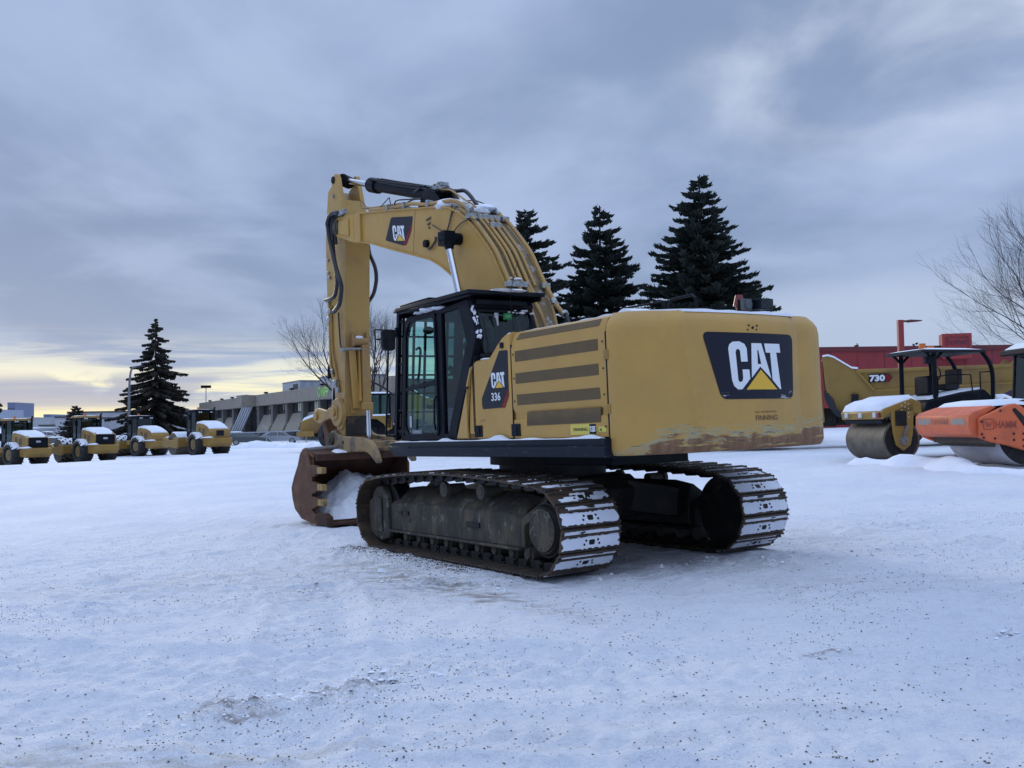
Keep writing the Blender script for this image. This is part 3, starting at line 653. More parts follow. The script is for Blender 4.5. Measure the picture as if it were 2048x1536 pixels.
flat([(-1.114,ys+.0015,2.116),(-1.118,ys+.0015,2.023),(-1.024,ys+.0015,1.886),(-.943,ys+.0015,1.886)],M['red'],o,'red_corner')
o=flat([(-2.293,1.399,1.654),(-2.742,1.399,1.653),(-2.742,1.399,1.541),(-2.293,1.399,1.541)],M['yel_label'],hood,'dealer_plate',(0,.004,0))
text_obj('dealer_name','FINNING',M['decal'],o,(-2.35,1.4005,1.580),(-1,0,0),(0,0,1),.034,.245,bold=.01)
flat([(-2.625,1.4006,1.650),(-2.738,1.4006,1.650),(-2.738,1.4006,1.545),(-2.625,1.4006,1.545)],M['decal'],o,'black_field')
mark(o,(-2.633,1.4022,1.568),(-1,0,0),(0,0,1),.095,.062,(0,0,0),tri=M['white'])
o=flat([(-2.776,1.399,1.622),(-2.901,1.399,1.62),(-2.901,1.399,1.563),(-2.776,1.399,1.565)],M['yel_label'],hood,'warning_label',(0,.003,0))
flat([(-2.79,1.4006,1.575),(-2.815,1.4006,1.612),(-2.84,1.4006,1.575)],M['green'],o,'warning_triangle')
# ---- counterweight
CWZ=[1.316,1.335,1.38,1.50,1.70,1.90,2.10,2.30,2.45,2.58,2.66,2.72,2.765,2.785]
def cw_x(y,z=2.2):     # rear face, a gentle arc in plan
    return -3.525+.075*(y+.02)**2
def cw_ring(z):
    k=0
    if z<1.38: k=.035*((1.38-z)/.064)**2
    if z>2.60: k=.10*((z-2.60)/.185)**2
    t=(z-1.86)/.6; yc=.70+.11*max(-.6,min(1.3,t)); bul=.018*(1 if z<1.86 else 1)
    L=[(-2.965,1.40),(-3.06,1.405),(-3.14,1.395),(-3.21,1.35),(-3.275,1.265),(-3.33,1.16),(-3.375,1.04),(-3.41,.93),(cw_x(yc)+.040,yc+.05),(cw_x(yc),yc)]
    n=9; Rr=[(cw_x(yc-(yc+.93)*i/n),yc-(yc+.93)*i/n) for i in range(1,n)]
    Z=[(cw_x(-.93),-.93),(cw_x(-.97)+.026,-.98),(-3.435,-1.12),(-3.425,-1.27),(-3.385,-1.40),(-3.31,-1.495),(-3.2,-1.545),(-3.08,-1.56),(-2.965,-1.56)]
    out=[]
    P=L+Rr+Z
    for x,y in P:
        cx,cy=-2.6,0; f=1-k/1.0
        out.append(Vector((cx+(x-cx)*(1-k*1.0) if x<-2.97 else x,cy+(y-cy)*(1-k*.75),z)))
    return out
b=MB(); b.loft([cw_ring(z) for z in CWZ]); cw=b.build('counterweight',M['cw'],EX,smooth=28)
def onface(y,z,off=.004): return Vector((cw_x(y)-off,y,z))
def face_poly(pts,mt,name,parent,off,sub=12):
    # polygon laid on the curved rear face: cut in vertical strips
    bm=bmesh.new(); f=bm.faces.new([bm.verts.new((0,y,z)) for y,z in pts])
    y0=min(p[0] for p in pts); y1=max(p[0] for p in pts)
    for i in range(1,sub):
        yy=y0+(y1-y0)*i/sub; bmesh.ops.bisect_plane(bm,geom=bm.verts[:]+bm.edges[:]+bm.faces[:],plane_co=(0,yy,0),plane_no=(0,1,0))
    for v in bm.verts: v.co=onface(v.co.y,v.co.z,off)
    me=bpy.data.meshes.new(name); bm.to_mesh(me); bm.free(); me.materials.append(mt); o=bpy.data.objects.new(name,me); COL.objects.link(o); o.parent=parent; return o
def rounded(pts,r,n=4):
    out=[]; m=len(pts)
    for i in range(m):
        p=Vector(pts[i]); a=(Vector(pts[i-1])-p); b_=(Vector(pts[(i+1)%m])-p); ra=min(r,a.length*.45,b_.length*.45); a=p+a.normalized()*ra; b_=p+b_.normalized()*ra
        for k in range(n+1): t=k/n; q=a*(1-t)**2+p*(2*t*(1-t))+b_*t*t; out.append((q.x,q.y))
    return out
panel=rounded([(.575,2.556),(-.838,2.552),(-.800,1.846),(.345,1.853)],.085,5)
t=NT('worn_black_panel'); t.setp('Base Color',t.mix(t.math('MULTIPLY',t.rng(t.noise(9,7,.7,(1,.4,3)),.60,.66),t.rng(t.n('ShaderNodeSeparateXYZ').outputs[2],0,1)),(.008,.010,.022),(.45,.47,.5)))
t.setp('Specular IOR Level',.25)
sp=[n for n in t.t.nodes if n.type=='SEPXYZ'][0]; t.l(t.co,sp.inputs[0])
mr=[l for l in t.t.links if l.from_node==sp][0].to_node; mr.inputs[1].default_value=1.96; mr.inputs[2].default_value=1.90
t.setp('Roughness',.32); M['panel']=t.m
dec=face_poly(panel,M['panel'],'rear_decal',cw,.004,16)
for k,mt in (('C',M['white']),('A1',M['white']),('A2',M['white']),('T',M['white']),('Y',M['tri'])): face_poly(MK[k],mt,'white_letter' if k!='Y' else 'yellow_triangle',dec,.0062,5)
def face_text(nm,txt,mt,y0,z0,h,w,par,bold=.01):
    o=text_obj(nm,txt,mt,par,(0,y0,z0),(0,-1,0),(0,0,1),h,w,bold=bold)
    for v in o.data.vertices: v.co=onface(v.co.y,v.co.z,.003)
    return o
face_text('dealer_lettering','FINNING',M['brown_letter'],-.14,1.618,.055,.36,cw,.012)
face_text('small_lettering','SOLD AND SERVICED BY',M['brown_letter'],-.135,1.700,.018,.355,cw)
for y,z in ((-.085,2.588),(-.108,2.636),(-.165,2.612),(-.235,2.636),(-.222,2.592)):
    b=MB(); b.cyl(onface(y,z,-.01),onface(y,z,.004),.010 if y!=-.165 else .016,n=10); b.build('bolt_hole',M['steel_dark'],cw)
# worn outline of a lost sticker on the left flank
b=MB(); SP=[(-3.13,1.50),(-3.18,1.565),(-3.33,1.57)]
snow=MB(); rnd=random.Random(2)
rows=[]
for i in range(70):
    y=1.22-2.40*i/69; h=.014+.035*max(0,noise.noise(Vector((y*3.1,2,2)))+.12); 
    xf_=cw_x(min(y,.93))+.05+(.0 if y<.7 else (y-.7)*.42)+(.10*max(0,(-y-.95)/.25) if y<-.95 else 0)
    rows.append([Vector((xf_+.02,y,2.772)),Vector((xf_+.03,y,2.782+h)),Vector((xf_+.35,y*.98,2.79+h)),Vector((xf_+.5,y*.97,2.775))])
snow.loft(rows); 
rows=[]
for i in range(60):
    x=-3.15+1.95*i/59; h=.006+.03*max(0,noise.noise(Vector((x*3.5,5,1)))+.15)+(.045*math.exp(-((x+3.02)/.09)**2))
    rows.append([Vector((x,1.20,2.772)),Vector((x,1.195,2.784+h)),Vector((x,.9,2.79+h)),Vector((x,.6,2.785))])
snow.loft(rows); snow.build('snow_cover',M['snow'],EX,smooth=60)
s=MB()
for x,y,z,rx_ in ((-.50,1.30,2.503,.09),(-.60,1.25,2.503,.08),(-.43,1.2,2.502,.06)): s.ball((x,y,z),rx_,12,.22,.15)
for k in range(16): x=-.70-.4*random.random(); s.ball((x,1.33+.02*random.random(),2.50+(-x-.70)*.68-.012),.025+.02*random.random(),8,.5,.25)
s.build('snow_cover',M['snow'],sh,smooth=60)
# light, beacon, rails on the housing
b=MB(); b.box(-3.16,-3.04,-.60,-.46,2.86,2.99); o=b.build('work_lamp_bracket',M['black'],EX,bevel=.006)
b=MB(); b.loft([[Vector((-3.10-.0,-.60+y,2.925+z)) for y,z in ((-.0,-.055),(-.16,-.055),(-.16,.055),(0,.055))],[Vector((-3.28,-.59+y,2.92+z)) for y,z in ((.02,-.065),(-.2,-.065),(-.2,.06),(.02,.06))]]); o=b.build('work_lamp',M['black'],EX,bevel=.006)
flat([(-3.284,-.585,2.865),(-3.284,-.775,2.865),(-3.284,-.775,2.97),(-3.284,-.585,2.97)],mat('smoked_lamp_glass',(.05,.06,.07),.15),o,'lens')
b=MB(); b.box(-3.17,-3.13,-.56,-.42,2.86,2.98); b.cyl((-3.17,-.49,2.92),(-3.20,-.49,2.92),.045,.05,n=16); b.build('rear_camera',M['greyplastic'],EX,bevel=.004)
b=MB(); b.cyl((-2.55,-1.02,2.76),(-2.55,-1.02,3.0),.04,n=14); b.cyl((-2.55,-1.02,3.0),(-2.55,-1.02,3.13),.075,.04,n=16); b.build('beacon',M['redlens'],EX)
for pts in ([(-2.14,.5,2.80),(-2.17,.5,2.955),(-2.86,.5,2.955),(-2.87,.5,2.80)],[(-2.93,.5,2.80),(-2.94,.5,2.90),(-3.0,.5,2.955),(-3.30,.5,2.965),(-3.36,.5,2.93),(-3.38,.5,2.79)]):
    b=MB(); b.tube(pts,.016,8); b.build('handrail',M['black'],EX)
b=MB(); b.cyl((-1.9,-.9,2.78),(-1.9,-.9,3.05),.06,n=16); b.build('exhaust_pipe',M['steel_dark'],EX)
# ---- cab
cab=MB()
yo,yi=1.42,1.36
def sidebar(b,p0,p1,w,y0,y1):
    p0=Vector(p0);p1=Vector(p1);d=(p1-p0).normalized();n=Vector((-d.y,d.x))*w/2
    b.prism([tuple(p0+n),tuple(p1+n),tuple(p1-n),tuple(p0-n)],'y',y0,y1)
cab.box(-.40,1.62,.47,1.40,1.50,1.60)                      # floor
for y0,y1 in ((1.35,1.42),(.46,.53)):
    # slanted rear pillar with a kink, roof rail, front pillar, middle pillar
    cab.prism([(-.29,3.29),(-.465,2.80),(.145,1.52),(.36,1.52),(-.215,2.74),(-.04,3.22)],'y',y0,y1)
    cab.prism([(-.29,3.29),(-.04,3.20),(.5,3.17),(1.2,3.165),(1.36,3.09),(1.44,2.95),(1.50,2.95),(1.44,3.18),(1.36,3.24),(.42,3.245)],'y',y0,y1)
    cab.prism([(1.44,3.0),(1.50,3.0),(1.66,1.52),(1.58,1.52)],'y',y0,y1)
    cab.prism([(.53,3.19),(.40,3.19),(.42,1.55),(.55,1.55)],'y',y0,y1)
    cab.prism([(.1,1.52),(1.63,1.52),(1.62,1.60),(.1,1.60)],'y',y0,y1)
cab.loft([[Vector((x,y,z)) for x,y in ((-.28,.47),(-.28,1.40),(.42,1.40),(1.36,1.38),(1.42,1.30),(1.42,.56),(1.36,.47))] for z in (3.19,3.265)])
cab.loft([[Vector((x,y,z)) for x,y in ((-.22,.53),(-.22,1.34),(1.30,1.32),(1.30,.53))] for z in (3.26,3.305)])
# rear wall, around its window
cab.loft([[Vector((-.27,y,3.28)),Vector((-.27,y,3.15)),Vector((-.34,y,3.14)),Vector((-.37,y,3.20)),Vector((-.34,y,3.28))] for y in (.47,1.41)]) 
for y0,y1 in ((1.30,1.41),(.46,.56)): cab.prism([(-.29,3.2),(-.465,2.80),(-.30,2.45),(-.22,2.45),(-.39,2.80),(-.24,3.2)],'y',y0,y1)
cab.box(-.36,-.28,.47,1.40,1.6,2.56)
cab.box(-.42,-.36,.60,1.36,3.20,3.27)
CAB=cab.build('cab',M['black'],EX,bevel=.012)
def pane(nm,pts,y,par,mt='glass',th=.006):
    b=MB(); b.prism(pts,'y',y-th/2,y+th/2); return b.build(nm,M[mt],par,smooth=0)
# door: frame and two panes
b=MB(); D=[(1.50,1.58),(1.43,2.95),(1.37,3.12),(1.22,3.19),(.53,3.20),(.53,1.58)]; I=rounded([(1.475,1.72),(1.365,3.0),(1.30,3.13),(1.20,3.155),(.575,3.165),(.575,1.61),(1.40,1.61)],.05,3)
def frame(b,outer,inner,y0,y1):
    # ring between two outlines resampled to equal counts
    def res(P,n=48):
        P=[Vector(p) for p in P]; L=[0]
        for i in range(len(P)): L.append(L[-1]+(P[(i+1)%len(P)]-P[i]).length)
        out=[]
        for k in range(n):
            s=L[-1]*k/n; i=0
            while L[i+1]<s: i+=1
            out.append(P[i]+(P[(i+1)%len(P)]-P[i])*((s-L[i])/max(1e-9,L[i+1]-L[i])))
        return out
    A=res(outer); c=sum(A,Vector((0,0)))/len(A)
    B=[]
    I2=[Vector(p) for p in inner]
    for a in A:   # cast towards the centre
        best=None
        for i in range(len(I2)):
            p=I2[i];q=I2[(i+1)%len(I2)]; r=c-a; s_=q-p; den=r.x*s_.y-r.y*s_.x
            if abs(den)<1e-9: continue
            t=((p.x-a.x)*s_.y-(p.y-a.y)*s_.x)/den; u=((p.x-a.x)*r.y-(p.y-a.y)*r.x)/den
            if 0<=t<=1 and -1e-6<=u<=1+1e-6 and (best is None or t<best): best=t
        B.append(a+(c-a)*(best if best is not None else .1))
    n=len(A)
    vs=[Vector((p.x,y,p.y)) for y in (y0,y1) for P in (A,B) for p in P]
    fs=[]
    for i in range(n):
        j=(i+1)%n; fs+=[(i,j,n+j,n+i),(2*n+i,3*n+i,3*n+j,2*n+j),(i,2*n+i,2*n+j,j),(n+i,n+j,3*n+j,3*n+i)]
    b.add(vs,fs)
frame(b,D,I,1.415,1.445)
sidebar(b,(1.47,2.225),(.56,2.29),.05,1.412,1.442)
b.tube([(.60,1.45,1.65),(.58,1.475,1.75),(.56,1.475,2.05),(.545,1.45,2.10)],.014,8)
door=b.build('door',M['black'],CAB,bevel=.005)
pane('door_window',[(1.45,2.27),(1.36,3.0),(1.30,3.12),(1.2,3.15),(.58,3.16),(.58,2.33)],1.425,door)
pane('door_lower_window',[(1.47,1.75),(1.455,2.19),(.58,2.24),(.58,1.62),(1.38,1.62)],1.425,door)
flat([(1.30,1.432,1.61),(1.02,1.432,1.61),(1.02,1.432,1.66),(1.30,1.432,1.66)],mat('pale_sticker',(.35,.40,.45),.5),door,'sticker')
flat([(1.36,1.432,1.70),(1.30,1.432,1.70),(1.30,1.432,1.86),(1.36,1.432,1.86)],M['white'],door,'sticker')
b=MB(); b.tube([(1.30,1.36,2.35),(1.22,1.34,2.40),(1.17,1.34,2.62),(1.16,1.33,2.76),(1.20,1.33,2.80),(1.27,1.34,2.78)],.017,8,4); b.build('grab_handle',M['blackdull'],CAB)
b=MB(); b.ball((1.15,1.2,3.04),.08,14,.7); b.build('interior_mirror',M['blackdull'],CAB)
pane('rear_side_window',[(.39,1.62),(.40,3.17),(-.04,3.19),(-.20,2.74),(.33,1.62)],1.385,CAB,'glassdark')
pane('right_side_window',[(1.46,1.75),(1.36,3.1),(.0,3.17),(-.20,2.74),(-.05,2.45),(.25,1.75)],.49,CAB)
def xpane(nm,q,par,mt='glass',th=.006):
    v=[Vector(p) for p in q]; n=(v[1]-v[0]).cross(v[2]-v[0]).normalized()*th; b=MB(); m=len(v); b.add(v+[p+n for p in v],[tuple(range(m)),tuple(range(m,2*m))[::-1]]+[(i,(i+1)%m,m+(i+1)%m,m+i) for i in range(m)]); return b.build(nm,M[mt],par,smooth=0)
xpane('windshield',[(1.46,.54,3.12),(1.46,1.34,3.12),(1.61,1.34,1.66),(1.61,.54,1.66)],CAB)
rw=rounded([(1.335,3.135),(.545,3.135),(.52,2.95),(.56,2.60),(1.20,2.56),(1.34,2.66)],.10,4)
xpane('rear_window',[(-.455+abs(z-2.80)*(.32 if z>2.8 else .2),y,z) for y,z in rounded([(1.32,3.12),(.56,3.12),(.54,2.58),(1.31,2.58)],.08,3)],CAB,'glassdark')
b=MB(); b.box(-.385,-.35,.52,1.34,3.115,3.145); b.box(-.44,-.40,.52,1.34,2.54,2.58); b.build('rear_window_seal',M['blackdull'],CAB,bevel=.01)
b=MB(); rnd=random.Random(4)
for k in range(26):
    y=1.40+rnd.uniform(-.05,.015); z=rnd.uniform(2.75,3.22); b.ball((-.485+abs(z-2.8)*.34,y,z),rnd.uniform(.008,.02),6,1.6,.4)
for k in range(12): b.ball((-.43,rnd.uniform(.52,.9),3.13+rnd.uniform(-.03,.01)),rnd.uniform(.015,.035),6,.5,.3)
b.build('snow_cover',M['snow'],CAB,smooth=60)
flat([(-.432,.985,3.02),(-.432,.845,3.02),(-.432,.845,3.10),(-.432,.985,3.10)],M['green'],CAB,'window_sticker')
flat([(-.436,.955,3.04),(-.436,.875,3.04),(-.436,.875,3.08),(-.436,.955,3.08)],mat('sticker_centre',(.25,.6,.3),.5),CAB,'window_sticker')
flat([(-.432,1.10,3.03),(-.432,1.085,2.94),(-.432,1.062,2.94),(-.432,1.06,3.10),(-.432,1.12,3.10),(-.432,1.12,3.05)],M['white'],CAB,'window_sticker')
b=MB(); b.loft([[Vector((x,y,z)) for x,y in ((.10*1+.0,.72),(.22,.72),(.22,1.20),(.10,1.20))] for z in (2.05,2.55,2.80)]); b.loft([[Vector((x,y,z)) for x,y in ((.08,.84),(.18,.84),(.18,1.08),(.08,1.08))] for z in (2.80,2.98)]); b.box(.15,.72,.70,1.22,1.95,2.08); b.box(.2,.6,.8,1.1,1.6,1.95); b.box(.25,.75,.62,.70,2.15,2.28); b.box(.25,.75,1.22,1.30,2.15,2.28)
b.build('seat',M['seat'],CAB,bevel=.03)
b=MB(); b.box(.9,1.35,.55,.72,1.60,2.15); b.box(1.2,1.3,.56,.66,2.35,2.62); b.build('console',M['greyplastic'],CAB,bevel=.02)
for y in (.68,1.24):
    b=MB(); b.tube([(.72,y,2.25),(.80,y,2.36),(.80,y,2.44)],.02,8); b.build('joystick',M['blackdull'],CAB)
# rooftop guard: plate with folded front and a raised hatch
b=MB(); b.loft([[Vector((x,y,z)) for x,y in ((-.52,.38),(-.52,1.55),(1.44,1.55),(1.62,1.50),(1.62,.42),(1.44,.38))] for z in (3.322,3.372)])
b.box(-.48,1.42,.41,.45,3.27,3.322); b.box(-.48,1.42,1.48,1.52,3.285,3.322)
for x in (-.18,1.25):
    for y in (.6,1.3): b.box(x-.04,x+.04,y-.04,y+.04,3.25,3.325)
b.loft([[Vector((x,y,z)) for x,y in ((.72,.6),(.72,1.42),(1.60,1.40),(1.60,.6))] for z in (3.372,3.44)])
o=b.build('roof_guard',M['black'],EX,bevel=.008)
b=MB(); b.ball((.75,1.38,3.27),.16,12,.22,.12); b.ball((.45,1.39,3.262),.13,12,.2,.12); b.ball((1.0,1.38,3.262),.12,12,.2,.12); b.ball((-.35,.95,3.375),.30,14,.09,.2); b.build('snow_cover',M['snow'],o,smooth=60)
# front guard of bars
b=MB()
def gp(z,y): return (1.60+(3.33-z)*.12,y,z)
for y in (1.41,.46): b.bar(gp(3.33,y),gp(1.53,y),.055,.07)
b.bar(gp(3.31,.46),gp(3.31,1.41),.05,.05); b.bar(gp(1.56,.46),gp(1.56,1.41),.05,.05)
for y in (1.34,1.17,.985,.80,.62): b.bar(gp(3.31,y),gp(1.56,y),.030,.03)
for z in (3.27,3.0,2.725,2.455,2.19,1.92,1.70): b.bar(gp(z,.46),gp(z,1.41),.026,.026)
for z in (3.2,2.6,1.95,1.65): b.bar(gp(z,1.41),(1.48,1.40,z),.03,.03)
b.build('front_guard',M['black'],EX,bevel=0)
# mirror on its hoop
b=MB(); b.loft([[Vector((1.30+dx,1.75+y,2.91+z)) for y,z in rounded([(-.095,-.145),(.095,-.145),(.105,.145),(-.105,.145)],.05,3)] for dx in (-.03,.03)]); b.build('mirror',M['blackdull'],EX,bevel=.01)
b=MB(); b.tube([(1.44,1.88,3.03),(1.44,1.88,2.76)],.010,6); b.tube([(1.60,1.44,3.07),(1.50,1.70,3.07),(1.44,1.88,3.065),(1.44,1.88,2.80)],.012,8); b.tube([(1.44,1.86,2.93),(1.33,1.76,2.93)],.012,6)
b.tube([(1.60,1.46,3.02),(1.47,1.66,3.02),(1.46,1.67,2.9),(1.62,1.67,1.65),(1.63,1.66,1.60),(1.66,1.47,1.58)],.014,8); b.box(1.57,1.63,1.40,1.48,2.98,3.12)
b.build('mirror_arm',M['black'],EX)
# whip antenna
b=MB(); b.tube([(-.72,1.0,2.5),(-.70,1.05,3.3),(-.80,.98,3.72)],.004,5); b.build('antenna',M['black'],EX,smooth=0)
b=MB(); b.tube([(-.42,.80,2.55),(-.52,.78,2.78),(-.56,.70,2.90)],.012,6,3); b.build('wiper',M['blackdull'],EX)
# ---- boom
BL=[(5.50,5.15),(5.26,5.08),(5.07,5.055),(4.72,4.97),(3.80,4.687),(3.15,4.495),(2.57,4.32),(2.27,4.18),(2.04,4.045),(1.9,3.956),(1.62,3.66),(1.36,3.25),(1.10,2.70),(.90,2.2),(.75,1.9)]
BF=[(.55,1.72),(.25,1.72),(.10,1.95)]
BT=[(.10,2.3),(.14,2.8),(.26,3.22),(.45,3.587),(.63,3.874),(.79,4.122),(1.033,4.376),(1.234,4.571),(1.416,4.722),(1.687,4.894),(1.971,5.02),(2.268,5.098),(2.995,5.22),(3.747,5.354),(4.681,5.51),(5.15,5.58),(5.50,5.60)]
b=MB(); b.prism(BL+BF+BT,'y',-.315,.315)
nB=len(BT)
for sg in (1,-1):
    T_=[Vector(p) for p in BT]+[]; 
b2=MB()
def strip(P,y0,y1,t_out,t_in):
    P=[Vector(p) for p in P]; rows=[]
    for i,p in enumerate(P):
        d=(P[min(i+1,len(P)-1)]-P[max(i-1,0)]).normalized(); n=Vector((-d.y,d.x))
        a=p+n*t_out; c=p-n*t_in; rows.append([Vector((a.x,y0,a.y)),Vector((a.x,y1,a.y)),Vector((c.x,y1,c.y)),Vector((c.x,y0,c.y))])
    return rows
b.loft(strip(BT,-.345,.345,.012,.012)); b.loft(strip(BL,-.345,.345,.012,.012))
boom=b.build('boom',M['paint'],EX,smooth=25,bevel=.006)
b=MB(); b.loft(strip(BT[:11],-.30,.30,.016,-.010)); b.build('back_plate',mat('grimy_back_plate',(.20,.15,.075),.75,0,(.40,.40,.40),7,.54,.68,.3,14),boom,smooth=30)
# boom nose: cheek plates either side of the stick
for sg in (1,-1):
    b=MB(); b.prism([(5.30,5.085),(5.585,5.17),(5.86,5.27),(6.06,5.33),(6.14,5.37),(6.20,5.45),(6.20,5.56),(6.13,5.64),(6.03,5.675),(5.80,5.655),(5.30,5.60)],'y',min(sg*.285,sg*.37),max(sg*.285,sg*.37))
    b.prism([(5.05,5.05),(5.32,5.09),(5.32,5.60),(5.05,5.57)],'y',min(sg*.30,sg*.362),max(sg*.30,sg*.362))
    b.prism(rounded([(5.47,5.22),(5.92,5.36),(5.92,5.58),(5.47,5.57)],.06,3),'y',min(sg*.37,sg*.395),max(sg*.37,sg*.395))
    b.build('boom_cheek',M['paint'],boom,bevel=.008)
    b=MB(); b.cyl((6.05,sg*.33,5.50),(6.05,sg*.405,5.50),.135,n=24); b.cyl((6.05,sg*.40,5.50),(6.05,sg*.425,5.50),.075,n=18)
    for k in range(4): a=R(45+90*k); b.cyl((6.05+.095*math.cos(a),sg*.40,5.50+.095*math.sin(a)),(6.05+.095*math.cos(a),sg*.418,5.50+.095*math.sin(a)),.016,n=6)
    b.build('boom_pin',M['mud'],boom)
ys=.319
o=flat([(3.90,ys,5.252),(3.86,ys,5.254),(3.155,ys,5.13),(3.136,ys,5.11),(3.20,ys,4.905),(3.39,ys,4.70),(3.50,ys,4.712),(4.115,ys,4.905),(4.127,ys,4.93),(3.92,ys,5.235)],M['decal'],boom,'boom_decal',(0,.003,0))
flat([(3.204,ys+.0012,4.888),(3.16,ys+.0012,5.02),(3.16,ys+.0012,5.02),(3.50,ys+.0012,4.722),(3.39,ys+.0012,4.699)],M['red'],o,'red_corner')
mark(o,(3.85,ys+.0012,4.852),(-1,0,-.175),(.07,0,1),.43,.265,(0,0,0))
b=MB(); b.prism([(3.162,4.52),(3.154,4.52),(3.045,5.20),(3.053,5.20)],'y',.314,.3175); b.build('weld_seam',M['mud'],boom,smooth=0)
b=MB(); b.cyl((2.672,.31,4.592),(2.672,.375,4.592),.062,.06,n=18); b.build('boom_lamp',M['black'],boom)
b=MB(); b.tube([(2.62,.33,4.50),(2.52,.35,4.50),(2.42,.36,4.53),(2.36,.35,4.58),(2.37,.34,4.64)],.02,7,3); b.build('lamp_bracket',M['mud'],boom)
b=MB()
for k,(x,z) in enumerate(((2.60,4.97),(2.57,4.90),(2.62,4.89),(2.55,4.98),(2.66,4.97),(2.59,4.83))): b.cyl((x,.31,z),(x,.33,z),.02,n=8)
b.build('bare_lamp_mount',M['mud'],boom)
b=MB()
for pts in ([(2.5,.325,4.86),(2.38,.33,4.80),(2.22,.33,4.72),(2.08,.34,4.64)],[(2.03,.34,4.66),(1.95,.33,4.80),(1.86,.33,4.97),(1.84,.34,5.05)],[(2.02,.34,4.66),(1.88,.35,4.82),(1.82,.33,4.93),(1.70,.34,4.98)],[(1.80,.36,4.60),(1.62,.34,4.70),(1.3,.35,4.71),(1.05,.36,4.62),(.97,.36,4.55)]): b.tube(pts,.008,5,4)
b.build('lamp_cable',M['hose'],boom)
# boom cylinders
for sg in (1,-1):
    b=MB(); b.box(1.58,1.78,min(sg*.45,sg*.64),max(sg*.45,sg*.64),4.37,4.58); b.cyl((1.67,sg*.32,4.48),(1.67,sg*.46,4.48),.09,n=18); b.cyl((1.625,sg*.545,4.39),(1.60,sg*.545,4.30),.085,.06,n=16)
    for x,z in ((1.63,4.52),(1.72,4.45),(1.63,4.44)): b.cyl((x,sg*.63,z),(x,sg*.652,z),.014,n=8)
    h=b.build('boom_cylinder',M['black'],EX,bevel=.025)
    b=MB(); b.cyl((1.65,sg*.545,4.42),(1.05,sg*.545,2.62),.052,n=20,caps=False); b.build('cylinder_rod',M['chrome'],h)
    b=MB(); b.cyl((1.10,sg*.545,2.75),(.78,sg*.545,1.75),.105,n=20); b.build('cylinder_barrel',M['black'],h)
# arm cylinder over the boom
b=MB(); b.cyl((5.24,0,6.155),(2.95,0,5.46),.105,n=24); b.cyl((5.26,0,6.16),(4.98,0,6.075),.138,n=24); b.cyl((5.30,0,6.17),(5.22,0,6.148),.08,n=18); b.cyl((2.95,-.13,5.45),(2.95,.13,5.45),.13,n=20)
b.tube([(5.1,.12,6.22),(4.3,.13,5.97),(3.4,.14,5.70),(3.0,.14,5.60)],.022,8); b.tube([(5.1,-.12,6.24),(4.3,-.13,5.99),(3.4,-.14,5.72),(3.0,-.14,5.62)],.022,8)
a_=b.build('arm_cylinder',M['black'],EX)
b=MB(); b.cyl((6.42,0,6.515),(5.2,0,6.143),.055,n=20); b.build('cylinder_rod',M['chrome'],a_)
b=MB()
for sg in (1,-1): b.prism([(2.50,5.12),(2.52,5.28),(2.72,5.50),(2.98,5.53),(3.12,5.36),(3.25,5.24)],'y',min(sg*.14,sg*.19),max(sg*.14,sg*.19))
b.build('cylinder_lug',M['black'],boom,bevel=.01)
b=MB(); b.box(2.62,2.95,-.10,.12,5.48,5.55); b.box(2.60,2.80,-.07,.09,5.54,5.60); b.box(2.86,2.94,-.05,.08,5.54,5.60)
for x,y in ((2.66,.1),(2.8,.1),(2.9,.1),(2.7,-.08),(2.85,-.08)): b.cyl((x,y,5.54),(x,y,5.60),.022,n=8)
b.build('line_valve',M['silver'],boom,bevel=.008)
# hydraulic pipes over the back of the boom
def off(P,d):
    P=[Vector(p) for p in P]; out=[]
    for i,p in enumerate(P):
        t=(P[min(i+1,len(P)-1)]-P[max(i-1,0)]).normalized(); n=Vector((-t.y,t.x)); q=p+n*d; out.append(q)
    return out
back=[(.02,2.9),(.08,3.10),(.24,3.32),(.45,3.587),(.63,3.874),(.79,4.122),(1.033,4.376),(1.234,4.571),(1.416,4.722),(1.687,4.894)]
pip=MB()
pip.tube([(4.742,.3,5.56),(4.243,.3,5.48),(3.766,.3,5.41),(3.144,.3,5.335),(2.755,.3,5.235),(2.317,.3,5.175),(1.842,.3,5.10),(1.563,.3,4.97),(1.426,.3,4.90)],.031,10,4)
pip.tube([(x.x,.30,x.y) for x in off(back[3:],.06)],.031,10,3)
pip.tube([(5.15,.24,5.70),(5.0,.25,5.66),(4.742,.24,5.60),(4.2,.22,5.53),(3.5,.22,5.42)],.026,10,4)
for y,r,d,a,e in ((.17,.022,.06,3,9),(.08,.028,.055,3,10),(-.02,.028,.06,2,10),(-.12,.022,.06,3,9),(-.30,.031,.07,2,10)):
    q=[(x.x,y,x.y) for x in off(back[a:e],d)]; pip.tube(q,r,10,3)
pip.tube([(2.86,.05,5.513),(2.428,.05,5.431),(2.193,.05,5.316),(1.909,.05,5.147),(1.715,.05,5.045),(1.502,.05,4.881)],.014,8,4)
pip.tube([(1.50,-.3,4.82),(1.774,-.3,4.99),(1.95,-.28,5.05),(2.2,-.26,5.10)],.031,8,4)
pip.tube([(-.02,-.30,3.16),(.22,-.30,3.38),(.42,-.30,3.68)],.034,10,3)
for y in (.16,.02): pip.tube([(.42,y,3.62),(.12,y-.02,3.18),(.0,y-.05,2.8)],.030,10,3)
pip.build('boom_pipe',M['paint_dirty'],boom)
b=MB()
for y0,y1,i in ((.02,.36,3),(-.36,-.22,3),(.22,.36,8),(-.2,.2,8),(-.36,-.24,8),(-.1,.1,7)):
    q=off(back,.05)[i]; b.box(q.x-.05,q.x+.05,y0,y1,q.y-.03,q.y+.05)
